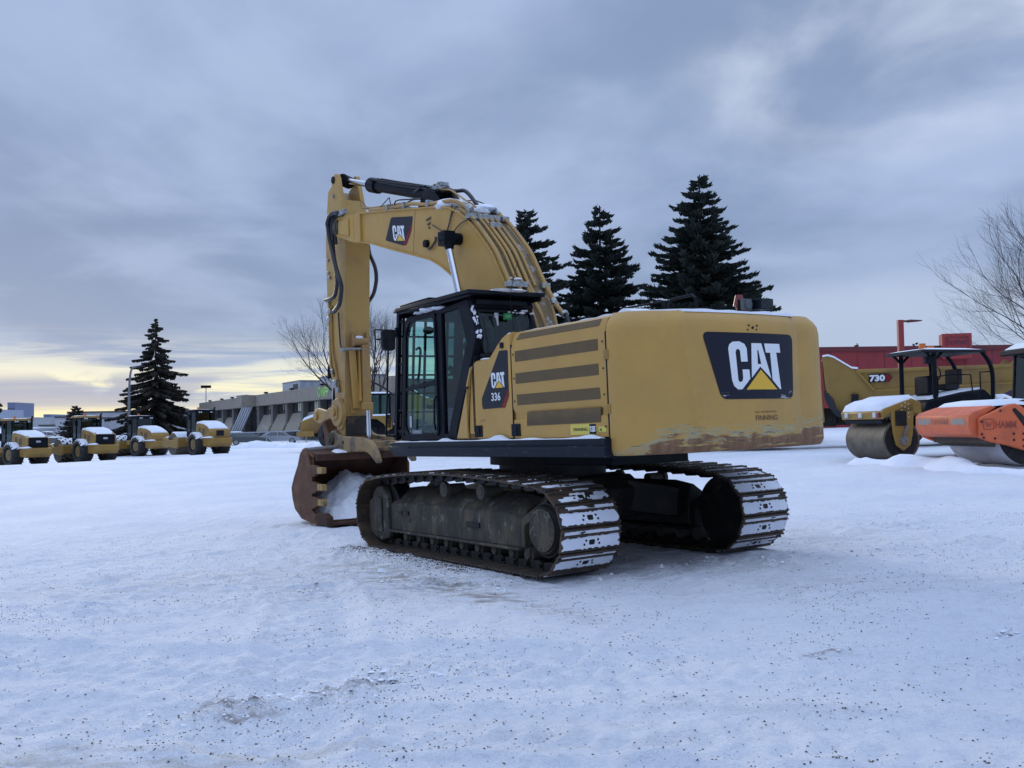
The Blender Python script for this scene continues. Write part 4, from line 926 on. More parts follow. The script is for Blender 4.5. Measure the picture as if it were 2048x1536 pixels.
for x,z in ((4.0,5.47),(3.4,5.38),(2.6,5.24)): b.box(x-.03,x+.03,.24,.36,z-.08,z+.03)
b.cyl((1.35,.3,4.86),(1.46,.3,4.93),.045,n=12); b.cyl((1.52,-.3,4.87),(1.62,-.3,4.94),.045,n=12); b.cyl((5.80,.42,5.70),(5.60,.38,5.72),.05,n=12); b.cyl((5.9,.33,5.71),(5.75,.33,5.74),.045,n=12)
b.cyl((.24,-.30,3.42),(.20,-.30,3.34),.05,n=12); b.cyl((-.04,-.3,3.16),(0,-.3,3.2),.055,n=12)
b.build('pipe_clamp',M['silver'],boom,bevel=.006)
b=MB()
b.tube([(2.78,.02,5.50),(2.543,.0,5.477),(2.363,.0,5.398),(2.279,.0,5.309),(2.168,.0,5.177),(2.05,.0,5.10)],.026,8,5)
b.tube([(2.80,-.10,5.50),(2.605,-.18,5.471),(2.514,-.18,5.45),(2.334,-.18,5.417),(2.219,-.18,5.353),(2.107,-.18,5.258),(1.944,-.18,5.10),(1.80,-.2,5.0)],.032,10,4)
b.tube([(3.45,.10,5.60),(3.363,.1,5.621),(3.15,.1,5.645),(2.964,.1,5.579),(2.80,.1,5.535)],.022,8,4)
b.tube([(3.6,.25,5.40),(3.3,.22,5.44),(3.05,.2,5.40)],.014,8,4); b.tube([(3.82,.28,5.40),(3.78,.28,5.52),(3.4,.22,5.47),(3.05,.18,5.42)],.012,6,3)
b.tube([(2.684,-.33,5.336),(2.207,-.33,5.241),(1.817,-.33,5.049),(1.834,-.33,4.98)],.010,6,2)
b.tube([(4.35,.30,5.52),(3.98,.30,5.62),(3.94,.30,5.50)],.009,6); b.tube([(5.30,.2,5.86),(4.85,.28,5.60)],.008,6)
b.tube([(-.04,-.30,3.17),(-.12,-.30,2.98),(-.12,-.3,2.75)],.030,8,3)
b.build('boom_hose',M['hose'],boom)
b=MB(); rnd=random.Random(8)
for (x,y,z,r) in ((2.45,.0,5.16,.30),(2.2,.12,5.12,.26),(1.60,.02,4.90,.16),(1.42,.22,4.76,.08),(.42,.16,3.70,.06),(.5,.25,3.72,.05),(1.75,-.15,4.99,.2),(3.9,.1,5.39,.2)): b.ball((x,y,z),r,12,.35,.2)
for x,z,s_ in ((4.6,5.51,.30),(4.1,5.43,.35),(3.5,5.33,.3)): b.loft([[Vector((x-s_,.33,z-s_*.165)),Vector((x-s_,.2,z-s_*.165+.02)),Vector((x-s_,.1,z-s_*.165))],[Vector((x,.335,z)),Vector((x,.22,z+.035)),Vector((x,.1,z+.02))],[Vector((x+s_,.33,z+s_*.165)),Vector((x+s_,.2,z+s_*.165+.02)),Vector((x+s_,.1,z+s_*.165))]])
b.build('snow_cover',M['snow'],boom,smooth=60)
# ---- stick
SK=[(6.24,1.585),(6.17,2.5),(6.09,3.23),(6.04,3.83),(5.97,4.74),(5.94,5.18),(5.93,5.45),(5.99,5.78),(6.05,5.92)]
SKT=[(6.66,6.34),(6.76,5.9),(6.85,5.36),(6.865,4.9),(6.86,4.0),(6.86,2.95),(6.76,2.72),(6.64,2.50),(6.62,2.0),(6.58,1.60),(6.42,1.52)]
b=MB(); b.prism(SK+[(6.40,6.10)]+SKT,'y',-.25,.25)
for sg in (1,-1): b.prism([(5.99,5.76),(6.06,5.98),(6.16,6.30),(6.22,6.50),(6.27,6.58),(6.36,6.60),(6.45,6.53),(6.50,6.40),(6.60,6.36),(6.66,6.2),(6.45,5.7)],'y',min(sg*.16,sg*.245),max(sg*.16,sg*.245))
b.prism([(6.02,5.80),(6.10,6.06),(6.13,6.06),(6.06,5.78)],'y',-.17,.17)
b.box(6.30,6.45,-.16,.16,6.50,6.52)
stick=b.build('stick',M['paint_stick'],EX,smooth=25,bevel=.012)
b=MB(); b.cyl((6.40,-.27,6.49),(6.40,.27,6.49),.07,n=18); b.cyl((6.46,-.11,6.49),(6.30,.11,6.49),.12,n=20) ; b.box(6.34,6.50,-.12,.12,6.42,6.57); b.build('rod_eye',M['black'],stick,bevel=.01)
b=MB(); b.cyl((6.40,.245,6.18),(6.40,.28,6.18),.035,n=12); b.build('grease_fitting',M['silver'],stick)
for z0,z1,nm in ((2.02,2.28,'access_plate'),):
    b=MB(); b.box(6.165,6.20,-.19,.14,z0,z1); b.build(nm,M['paint_dirty'],stick,bevel=.008)
b=MB(); b.box(6.205,6.24,-.23,.23,1.60,1.98); b.build('dark_wear_patch',mat('oily_black_patch',(.02,.017,.014),.6,0,(.12,.07,.035),7,.5,.68),stick,smooth=0)
b=MB(); b.ball((6.17,-.02,2.30),.09,12,.3,.1); b.ball((6.02,0,3.44),.085,12,.4,.1); b.build('snow_cover',M['snow'],stick,smooth=60)
b=MB(); b.cyl((6.40,.24,2.05),(6.40,.34,2.05),.26,n=30); b.prism([(6.45,2.33),(6.26,2.30),(6.16,2.15),(6.16,1.95),(6.24,1.75),(6.34,1.72),(6.45,1.9)],'y',.25,.30); b.build('guide_plate',M['paint_dirty'],stick,bevel=.008)
# bucket linkage
link=MB()
for sg in (1,-1):
    link.prism([(6.30,2.16),(6.50,2.20),(6.80,2.10),(7.20,2.17),(7.36,2.12),(7.42,2.02),(7.36,1.92),(7.20,1.87),(6.90,1.92),(6.66,1.96),(6.48,1.90),(6.30,1.95)],'y',min(sg*.30,sg*.37),max(sg*.30,sg*.37))
    link.cyl((6.42,sg*.28,2.06),(6.42,sg*.41,2.06),.075,n=18); link.cyl((7.28,sg*.26,2.02),(7.28,sg*.41,2.02),.085,n=18)
link.cyl((7.28,-.3,2.02),(7.28,.3,2.02),.07,n=14)
lk=link.build('bucket_link',M['paint_dirty'],EX,bevel=.008)
b=MB(); b.prism([(7.15,2.02),(7.36,2.05),(7.30,1.8),(7.22,1.5),(7.05,1.30),(6.90,1.36),(7.02,1.6),(7.12,1.85)],'y',-.15,.24); b.build('power_link',M['bucket'],lk,bevel=.01)
# curling cylinder on the front of the stick
b=MB(); b.cyl((6.98,0,4.6),(7.05,0,3.2),.10,n=20); b.cyl((7.05,0,3.2),(7.25,0,2.1),.05,n=14); b.build('bucket_cylinder',M['black'],EX)
# thumb cylinder down the back face
b=MB(); b.box(5.90,6.02,-.17,-.02,2.20,3.30); b.box(5.86,6.03,-.18,.0,2.07,2.22); b.cyl((6.02,-.17,3.36),(6.02,.12,3.36),.08,n=18); b.prism([(5.95,3.30),(6.0,3.52),(6.06,3.55),(6.08,3.2)],'y',-.19,-.15); b.prism([(5.95,3.30),(6.0,3.52),(6.06,3.55),(6.08,3.2)],'y',.10,.14)
th=b.build('thumb_cylinder',M['paint_dirty'],EX,bevel=.02)
b=MB(); b.loft([[Vector((6.06,.20,3.22)),Vector((6.01,.20,3.22)),Vector((6.01,.08,3.22)),Vector((6.06,.08,3.22))],[Vector((6.16,.10,2.12)),Vector((6.08,.10,2.12)),Vector((6.08,-.02,2.12)),Vector((6.16,-.02,2.12))]]); b.box(5.97,6.10,.0,.02,2.25,3.25); b.build('link_bar',M['paint'],th,bevel=.006)
b=MB(); b.cyl((5.93,-.10,2.1),(5.93,-.10,1.45),.045,n=18); b.build('cylinder_rod',M['chrome'],th)
b=MB(); b.box(5.94,6.06,-.24,.35,3.215,3.24); b.tube([(6.2,.30,3.20),(6.08,.27,3.215),(6.0,.1,3.22),(5.98,-.24,3.215)],.018,6,3); b.build('pipe_clamp',M['silver'],stick)
# bucket
SO=[(6.46,1.40),(6.36,1.41),(6.27,1.34),(6.16,1.15),(6.06,1.05),(6.08,.70),(6.10,.28),(5.90,.20),(5.62,.16),(5.55,.07),(6.14,.046),(6.61,.108),(6.94,.27),(7.05,.47),(7.085,.67),(6.95,.86),(6.73,1.10),(6.61,1.30)]
b=MB()
for sg in (1,-1): b.prism(SO,'y',min(sg*.96,sg*1.0),max(sg*.96,sg*1.0))
shell=[(5.40,.10),(6.14,.05),(6.60,.108),(6.92,.27),(7.04,.47),(7.07,.67),(6.94,.86),(6.72,1.10),(6.58,1.30),(6.42,1.37),(6.05,1.27)]
inn=[(5.40,.13),(6.15,.09),(6.58,.15),(6.88,.30),(6.99,.48),(7.02,.66),(6.90,.84),(6.68,1.07),(6.54,1.27),(6.42,1.33),(6.05,1.22)]
n=len(shell)
for i in range(n-1):
    q=[shell[i],shell[i+1],inn[i+1],inn[i]]; b.prism(q,'y',-.965,.965)
bk=b.build('bucket',M['bucket'],EX,smooth=40,bevel=.006)
b=MB()
for i in range(n-1):
    d=.006; q=[inn[i],inn[i+1],(inn[i+1][0]-d,inn[i+1][1]+(d if i<5 else -d)),(inn[i][0]-d,inn[i][1]+(d if i<5 else -d))]; b.prism(q,'y',-.955,.955)
for sg in (1,-1): b.prism([(6.05,1.2),(6.4,1.3),(6.68,1.05),(6.88,.84),(6.99,.6),(6.9,.3),(6.55,.14),(5.6,.12),(5.7,.22),(6.05,.35)],'y',min(sg*.945,sg*.957),max(sg*.945,sg*.957))
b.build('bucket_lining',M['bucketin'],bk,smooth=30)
b=MB(); b.prism([(5.94,1.17),(5.96,1.30),(6.30,1.345),(6.30,1.2)],'y',-.96,.93); b.build('upper_lip',M['bucketin'],bk,bevel=.01)
b=MB(); b.cyl((6.43,.97,1.37),(6.43,.30,1.40),.048,n=16); b.build('torque_tube',mat('grey_worn_tube',(.20,.19,.19),.5,0,(.12,.08,.06),6),bk)
b=MB()
for sg in (1,-1): b.prism([(6.25,1.33),(6.5,1.36),(6.62,1.50),(6.60,1.64),(6.50,1.68),(6.42,1.60),(6.35,1.45)],'y',min(sg*.26,sg*.32),max(sg*.26,sg*.32)); b.prism([(6.6,1.2),(7.1,1.30),(7.12,1.45),(7.0,1.50),(6.6,1.42)],'y',min(sg*.16,sg*.24),max(sg*.16,sg*.24))
b.build('hinge_ear',M['paint_dirty'],bk,bevel=.008)
b=MB(); b.prism([(5.33,.06),(5.36,.20),(5.55,.26),(5.80,.24),(5.95,.15),(5.80,.04)],'y',.90,1.035); b.prism([(5.33,.06),(5.36,.20),(5.55,.26),(5.80,.24),(5.95,.15),(5.80,.04)],'y',-1.035,-.90); b.box(5.30,5.60,-.95,.95,.05,.11)
b.build('cutting_edge',M['bucketin'],bk,bevel=.012)
for z in (1.01,.71,.44):
    b=MB(); b.prism([(6.10,z-.14),(5.86,z-.07),(5.80,z-.05),(5.80,z+.05),(5.86,z+.08),(6.08,z+.10)],'y',.925,1.0); o=b.build('side_cutter',M['bucket'],bk,bevel=.01)
    b=MB(); b.prism([(5.80,z-.058),(5.58,z-.055),(5.57,z+.055),(5.80,z+.058)],'y',.915,1.005); b.build('cutter_cap',mat('yellow_cap',(.38,.24,.07),.6,0,(.16,.10,.06),8) if 'cap' not in M else M['cap'],o,bevel=.006)
# drift lying in the bucket
def drift():
    s=MB(); nx,ny=16,34; V={}; rnd=random.Random(3)
    for i in range(nx+1):
        for j in range(ny+1):
            x=5.48+1.5*i/nx; y=.93-1.87*j/ny
            t=j/ny; top=.14+.90*min(1,max(0,(t-.02)/.42))**.8*(1 if t<.5 else 1-.35*(t-.5)*2)
            h=.12+(top-.12)*(1-math.exp(-((x-5.48)/.55)**1.3))
            h+=.09*noise.noise(Vector((x*3.5,y*3.5,1)))+.055*noise.noise(Vector((x*9,y*9,5)))-.05
            if i==0: h=.11
            V[i,j]=Vector((x,y,max(.11,min(h,1.12-(max(0,x-6.5))*.9))))
    for i in range(nx):
        for j in range(ny): s.add([V[i,j],V[i+1,j],V[i+1,j+1],V[i,j+1]],[(0,1,2,3)])
    s.build('snow_load',M['snow'],bk,smooth=60,fix=False)
drift()
b=MB(); b.loft([[Vector((5.95+.0,y,1.302)),Vector((6.0,y,1.302+h)),Vector((6.20,y,1.33+h)),Vector((6.28,y,1.335))] for y,h in ((.55,.0),(.48,.04),(.40,.045),(.30,.02),(.1,.014),(-.3,.016),(-.8,.016),(-.95,.0))]); b.build('snow_cover',M['snow'],bk,smooth=60)
# thumb: two curved tines
TH=[(6.75,1.53),(6.74,1.64),(6.64,1.71),(6.54,1.725),(6.42,1.66),(6.25,1.615),(6.07,1.60),(5.6,1.582),(5.28,1.563),(5.08,1.52),(4.93,1.45),(4.83,1.36),(4.75,1.26),(4.70,1.165),(4.705,1.12),(4.76,1.115),(4.84,1.16),(4.95,1.235),(5.08,1.29),(5.30,1.325),(5.7,1.305),(6.0,1.30),(6.15,1.32),(6.26,1.38),(6.40,1.44),(6.52,1.42),(6.66,1.44)]
b=MB()
for y0,y1 in ((.24,.34),(-.44,-.34)): b.prism(TH,'y',y0,y1)
b.box(5.85,6.0,-.36,.26,1.38,1.52); b.box(5.2,5.32,-.36,.26,1.36,1.50); b.cyl((6.60,-.42,1.58),(6.60,.40,1.58),.09,n=18)
tb=b.build('thumb',mat('worn_thumb_paint',(.30,.20,.085),.6,0,(.13,.10,.075),4,.46,.64,.2,18),EX,bevel=.02)
b=MB(); b.cyl((6.62,.34,1.56),(6.62,.40,1.56),.12,n=22); b.cyl((6.62,.39,1.56),(6.62,.43,1.56),.07,n=16); b.build('thumb_pin',M['mud'],tb)
b=MB(); b.cyl((6.12,.33,1.49),(6.12,.345,1.49),.035,n=12); b.build('pin_hole',M['steel_dark'],tb)
# hoses around the stick
b=MB()
b.tube([(5.753,.45,5.706),(6.05,.47,5.74),(6.22,.47,5.62),(6.244,.45,5.511),(6.193,.45,5.28),(6.06,.45,5.0),(5.941,.45,4.723),(5.80,.45,4.5),(5.749,.44,4.333),(5.80,.44,4.15),(5.927,.42,4.031),(6.251,.38,3.944)],.042,10,4)
b.tube([(5.82,.40,5.72),(6.05,.41,5.77),(6.18,.4,5.62),(6.20,.4,5.502),(6.13,.4,4.94),(6.024,.4,4.557),(6.06,.4,4.36),(6.16,.4,4.23),(6.348,.4,4.198),(6.674,.36,4.222)],.038,10,4)
b.tube([(5.9,.36,5.70),(6.10,.37,5.68),(6.14,.36,5.45),(6.10,.36,5.2)],.03,8,4)
b.tube([(6.35,-.32,5.45),(6.233,-.35,5.27),(6.162,-.35,5.069),(5.98,-.36,4.80),(5.93,-.36,4.6),(5.953,-.35,4.436),(6.08,-.34,4.25),(6.413,-.30,4.066)],.038,10,4)
b.tube([(6.26,.29,3.93),(6.24,.29,3.6),(6.20,.29,3.3),(6.10,.27,3.2)],.016,8,4)
b.tube([(6.02,-.22,2.62),(5.98,-.45,2.5),(5.92,-.62,2.35),(5.98,-.66,2.30)],.018,8,4)
b.build('hydraulic_hose',M['hose'],EX)
b=MB()
b.tube([(6.62,.28,4.1),(6.62,.28,3.3),(6.50,.28,2.9),(6.38,.28,2.55)],.022,8,3); b.tube([(6.72,.27,4.2),(6.74,.27,3.4),(6.72,.27,2.95),(6.6,.27,2.75)],.022,8,3)
b.build('stick_pipe',M['paint_dirty'],stick)
b=MB()
for x,y,z,s_ in ((6.62,.30,4.0,.05),(6.66,.30,3.85,.045),(6.70,.30,4.22,.05),(6.45,.3,2.60,.07),(6.38,.3,2.48,.05),(6.60,.30,2.85,.04),(6.70,.28,4.75,.03),(6.66,.28,4.65,.035),(6.72,.28,5.0,.03)): b.box(x-s_,x+s_,y-s_*.6,y+s_*.6,z-s_,z+s_)
b.build('pipe_clamp',M['silver'],stick,bevel=.01)
# ------------------------------------------------------------------ SOIL COMPACTORS parked in a row on the left
def wheel(name,parent,c,r,w,rim,hubmat,lug=True,snow=False):
    """c centre, axle along y"""
    x,y,z=c; b=MB(); n=30
    prof=[(-w/2,r*.62),(-w/2,r*.90),(-w*.40,r*.97),(w*.40,r*.97),(w/2,r*.90),(w/2,r*.62)]
    rings=[[Vector((x+q*math.cos(2*math.pi*k/n),y+o,z+q*math.sin(2*math.pi*k/n))) for o,q in prof] for k in range(n+1)]
    b.loft(rings,closed=True,caps=False)
    if lug:
        for k in range(20):
            a=2*math.pi*k/20
            for sg in (1,-1):
                aa=a+(0 if sg>0 else math.pi/20); ab=aa+.20
                p=[Vector((x+r*.97*math.cos(t),y+o,z+r*.97*math.sin(t))) for t,o in ((aa,sg*.02),(ab,sg*w*.5))]
                b.bar(p[0],p[1],.05,.085,up=Vector((math.cos(aa),0,math.sin(aa))))
    o=b.build('wheel',M['tyre'],parent,smooth=40)
    g=MB(); 
    for sg in (1,-1): g.cyl((x,y+sg*w*.20,z),(x,y+sg*w*.40,z),rim*.70,rim,n=24); g.cyl((x,y+sg*w*.38,z),(x,y+sg*w*.44,z),rim*.42,n=16)
    g.build('rim',hubmat,o)
    if snow:
        s=MB(); rows=[]
        for i in range(13):
            a=R(20+130*i/12); rr=r*1.01+.055*math.sin(math.pi*i/12)
            rows.append([Vector((x+q*math.cos(a),y+oy,z+q*math.sin(a))) for q,oy in ((r*.9,-w*.5),(rr,-w*.42),(rr,w*.42),(r*.9,w*.5))])
        s.loft(rows); s.build('snow_cover',M['snow'],o,smooth=60)
    return o
M['rimyel']=mat('dull_yellow_rim',(.22,.14,.04),.6,0,(.12,.09,.05),6)
M['tyre']=mat('tyre_rubber',(.018,.018,.020),.8,0,(.045,.042,.04),5)
def snowcap(parent,rows,name='snow_cover'):
    s=MB(); s.loft(rows); return s.build(name,M['snow'],parent,smooth=60)
def compactor(label,px,py,Y,yaw,roof='black',grille='yellow',drum='smooth',stack=True,sc=1.0,logo=None,beacon=True):
    p=at(px,py,Y); z=ground(p.x,p.y)
    t=thing('soil_compactor',label,'road roller',(p.x,p.y,z),R(yaw),'soil compactors parked in a row'); t.scale=(sc,)*3
    P=M['paint_far']
    for sg in (1,-1): wheel('wheel',t,(-1.05,sg*.84,.74),.76,.74,.36,M['rimyel'],True,sg>0)
    # rear bumper box and chassis
    b=MB(); b.prism([(-2.75,.72),(-2.85,.80),(-2.85,1.12),(-2.70,1.18),(-1.5,1.18),(-1.5,.80),(-1.8,.62),(-2.55,.58)],'y',-.80,.80); b.box(-1.6,1.0,-.42,.42,.55,1.15); b.box(-.4,.7,-.85,.85,.85,1.22)
    b.build('chassis',P,t,bevel=.03)
    if grille=='black': prof=[(-2.52,1.18),(-2.60,1.55),(-2.58,1.98),(-2.35,2.14),(-1.7,2.34),(-.95,2.47),(-.62,2.42),(-.50,1.2)]
    else: prof=[(-2.62,1.18),(-2.66,1.55),(-2.55,1.88),(-2.25,2.12),(-1.7,2.36),(-.95,2.47),(-.62,2.40),(-.50,1.2)]
    b=MB(); rings=[]
    for y,k in ((-.72,.93),(-.60,1.0),(.60,1.0),(.72,.93)): rings.append([Vector((x,y,1.18+(z_-1.18)*k*.80)) for x,z_ in prof])
    b.loft(rings); h=b.build('engine_hood',P,t,smooth=50,bevel=.02)
    b=MB()
    for x,w,hh in ((-1.05,.28,.55),(-1.55,.34,.45)): 
        for y in (.715,-.735): b.box(x-w,x,y,y+.02,1.40,1.40+hh*.85)
    b.build('side_grille',M['louver'],h,smooth=0)
    if grille=='black':
        b=MB(); b.box(-2.64,-2.52,-.62,.62,1.22,1.84); g=b.build('rear_grille',M['black'],h,bevel=.03)
        flat([(-2.645,.16,1.52),(-2.645,-.10,1.52),(-2.645,-.17,1.58),(-2.645,-.10,1.64),(-2.645,.16,1.64)],M['white'],g,'model_plate')
        text_obj('model_number','815',M['decal'],g,(-2.652,.13,1.70),(0,-1,0),(0,0,1),.08,.20) if 0 else None
    if logo:
        g=flat([(-2.668,.26,1.30),(-2.668,-.26,1.30),(-2.668,-.26,1.66),(-2.668,.26,1.66)],M['decal'],h,'rear_decal',(.02,0,0))
        mark(g,(-2.672,.21,1.35),(0,-1,0),(0,0,1),.42,.27,(0,0,0),tri=M['white'])
    rows=[]
    for i in range(12):
        u=i/11; x=-2.50+1.85*u; zz=1.18+.8*((1.98+.50*math.sin(min(1,u*1.15)*math.pi/2) if grille=='black' else 1.90+.58*math.sin(min(1,u*1.15)*math.pi/2))-1.18)
        hh=.13*math.sin(math.pi*min(1,max(.0,u*.92+.06)))**.5
        rows.append([Vector((x,.70,zz-.10)),Vector((x,.66,zz+hh*.5)),Vector((x,.45,zz+hh)),Vector((x,-.45,zz+hh)),Vector((x,-.66,zz+hh*.5)),Vector((x,-.70,zz-.10))])
    snowcap(h,rows)
    b=MB(); rows=[[Vector((x,.50,1.19)),Vector((x,.62,1.19+.10*k)),Vector((x,.80,1.19+.08*k)),Vector((x,.84,1.16))] for x,k in ((-2.8,0),(-2.6,1),(-2.3,.8),(-1.9,.5),(-1.7,0))]; snowcap(t,rows)
    # mudguard arch
    b=MB(); rows=[]
    for i in range(9): a=R(10+150*i/8); rows.append([Vector((-1.05+q*math.cos(a),y,.74+q*math.sin(a))) for q,y in ((.84,.62),(.90,.62),(.90,1.10),(.84,1.10))])
    # cab
    b=MB(); zc=3.02
    for x,y in ((-.48,.66),(-.48,-.66),(.82,.66),(.82,-.66),(.25,.68),(.25,-.68)): b.box(x-.045,x+.045,y-.04,y+.04,1.2,zc-.06)
    b.box(-.50,.86,-.68,.68,1.16,1.48); b.box(-.52,.88,-.70,.70,zc-.16,zc-.06); b.box(-.52,-.44,-.68,.68,1.2,1.85); b.box(.2,.86,.64,.70,1.48,1.62)
    c=b.build('cab',M['black'],t,bevel=.02)
    b=MB(); b.loft([[Vector((x,y,z_)) for x,y in ((-.62,-.74),(-.62,.74),(1.12,.74),(1.12,-.74))] for z_ in (zc-.08,)]+[[Vector((x,y,z_)) for x,y in ((-.58,-.70),(-.58,.70),(1.0,.70),(1.0,-.70))] for z_ in (zc+.06,)])
    r=b.build('cab_roof',P if roof=='yellow' else M['black'],c,bevel=.02)
    snowcap(r,[[Vector((x,-.6,zc+.055)),Vector((x,-.5,zc+.055+h_)),Vector((x,.5,zc+.055+h_)),Vector((x,.62,zc+.055))] for x,h_ in ((-.3 if roof=='yellow' else -.55,.0),(.2,.035),(.8,.04),(.98,.0))])
    for q in (((-.47,.64,1.86),(-.47,-.64,1.86),(-.47,-.64,2.84),(-.47,.64,2.84)),((.84,.64,1.5),(.84,-.64,1.5),(.84,-.64,2.84),(.84,.64,2.84)),((-.44,.68,1.5),(.22,.68,1.5),(.22,.68,2.84),(-.44,.68,2.84)),((-.44,-.68,1.5),(.8,-.68,1.5),(.8,-.68,2.84),(-.44,-.68,2.84)),((.28,.68,1.62),(.79,.68,1.62),(.79,.68,2.84),(.28,.68,2.84))): xpane('cab_window',q,c,'glassdark')
    b=MB(); b.box(-.1,.35,-.25,.25,1.5,1.75); b.box(-.22,-.08,-.25,.25,1.7,2.35); b.build('seat',M['seat'],c,bevel=.04)
    b=MB()
    for y in (.50,.36,-.36,-.50): b.cyl((-.62,y,zc-.12),(-.66,y,zc-.12),.05,n=10)
    b.build('rear_light',M['lamp'],c)
    if beacon: b=MB(); b.cyl((.1,.2,zc+.05),(.1,.2,zc+.22),.10,.085,n=14); b.build('beacon',M['orange'],r)
    if stack: b=MB(); b.tube([(-.75,-.50,2.35),(-.75,-.50,3.0),(-.78,-.50,3.12),(-.88,-.5,3.2)],.06,10,3); b.build('exhaust_stack',M['black'],h)
    b=MB(); b.tube([(.95,.70,2.75),(1.05,.98,2.75)],.018,6); b.box(1.02,1.07,.90,1.10,2.42,2.76); b.build('mirror',M['black'],c)
    # drum and its yoke
    b=MB()
    for sg in (1,-1): b.prism([(1.0,.55),(1.2,.45),(2.5,.55),(3.35,.55),(3.42,.62),(3.42,1.12),(3.3,1.2),(2.9,1.2),(2.6,1.02),(1.9,1.02),(1.6,1.20),(1.0,1.15)],'y',min(sg*1.14,sg*1.28),max(sg*1.14,sg*1.28))
    b.box(3.22,3.42,-1.14,1.14,.62,1.15); b.box(1.0,1.18,-1.14,1.14,.58,1.12); b.box(.6,1.1,-.3,.3,.6,1.0)
    y=b.build('drum_frame',P,t,bevel=.03)
    b=MB(); b.cyl((2.25,-1.08,.76),(2.25,1.08,.76),.76,n=44)
    d=b.build('drum',M['drum'],t,smooth=30)
    if drum=='pad':
        b=MB(); s=MB()
        for j in range(9):
            for k in range(14):
                a=2*math.pi*(k+.5*(j%2))/14; yy=-.95+1.9*j/8; c0=Vector((2.25+.74*math.cos(a),yy,.76+.74*math.sin(a))); n_=Vector((math.cos(a),0,math.sin(a)))
                b.cyl(c0,c0+n_*.11,.085,.06,n=6)
        b.build('drum_pads',M['steel_dark'],d,smooth=0)
    rows=[]
    for i in range(15):
        a=R(35+110*i/14); q=.77+.07*math.sin(math.pi*i/14); rows.append([Vector((2.25+r_*math.cos(a),yy,.76+r_*math.sin(a))) for r_,yy in ((.75,-1.05),(q,-.98),(q,.98),(.75,1.05))])
    snowcap(d,rows)
    rows=[[Vector((x,-1.1,1.21)),Vector((x,-1.0,1.21+h_)),Vector((x,1.0,1.21+h_)),Vector((x,1.1,1.21))] for x,h_ in ((3.24,0),(3.30,.07),(3.38,.06),(3.41,0))]; snowcap(y,rows)
    return t
M['drum']=mat('smooth_drum_steel',(.15,.13,.10),.6,.2,(.10,.08,.06),3,.4,.65,.2,12)
compactor('yellow soil compactor at the left edge of the row, yellow roof and black rear grille',36,940,64,143,'yellow','black','smooth')
compactor('yellow padfoot compactor, second from the left in the row, yellow roof, snow-dotted drum',176,929,65.5,137,'yellow','black','pad')
compactor('smaller yellow compactor beside the lamp post, third in the row, snow spilled over its tail',283,917,75,142,'black','yellow','pad',False)
compactor('yellow smooth-drum compactor at the right end of the row, lettered tail, before the spruce',404,914,66.5,133,'black','yellow','smooth',True,1.0,True)
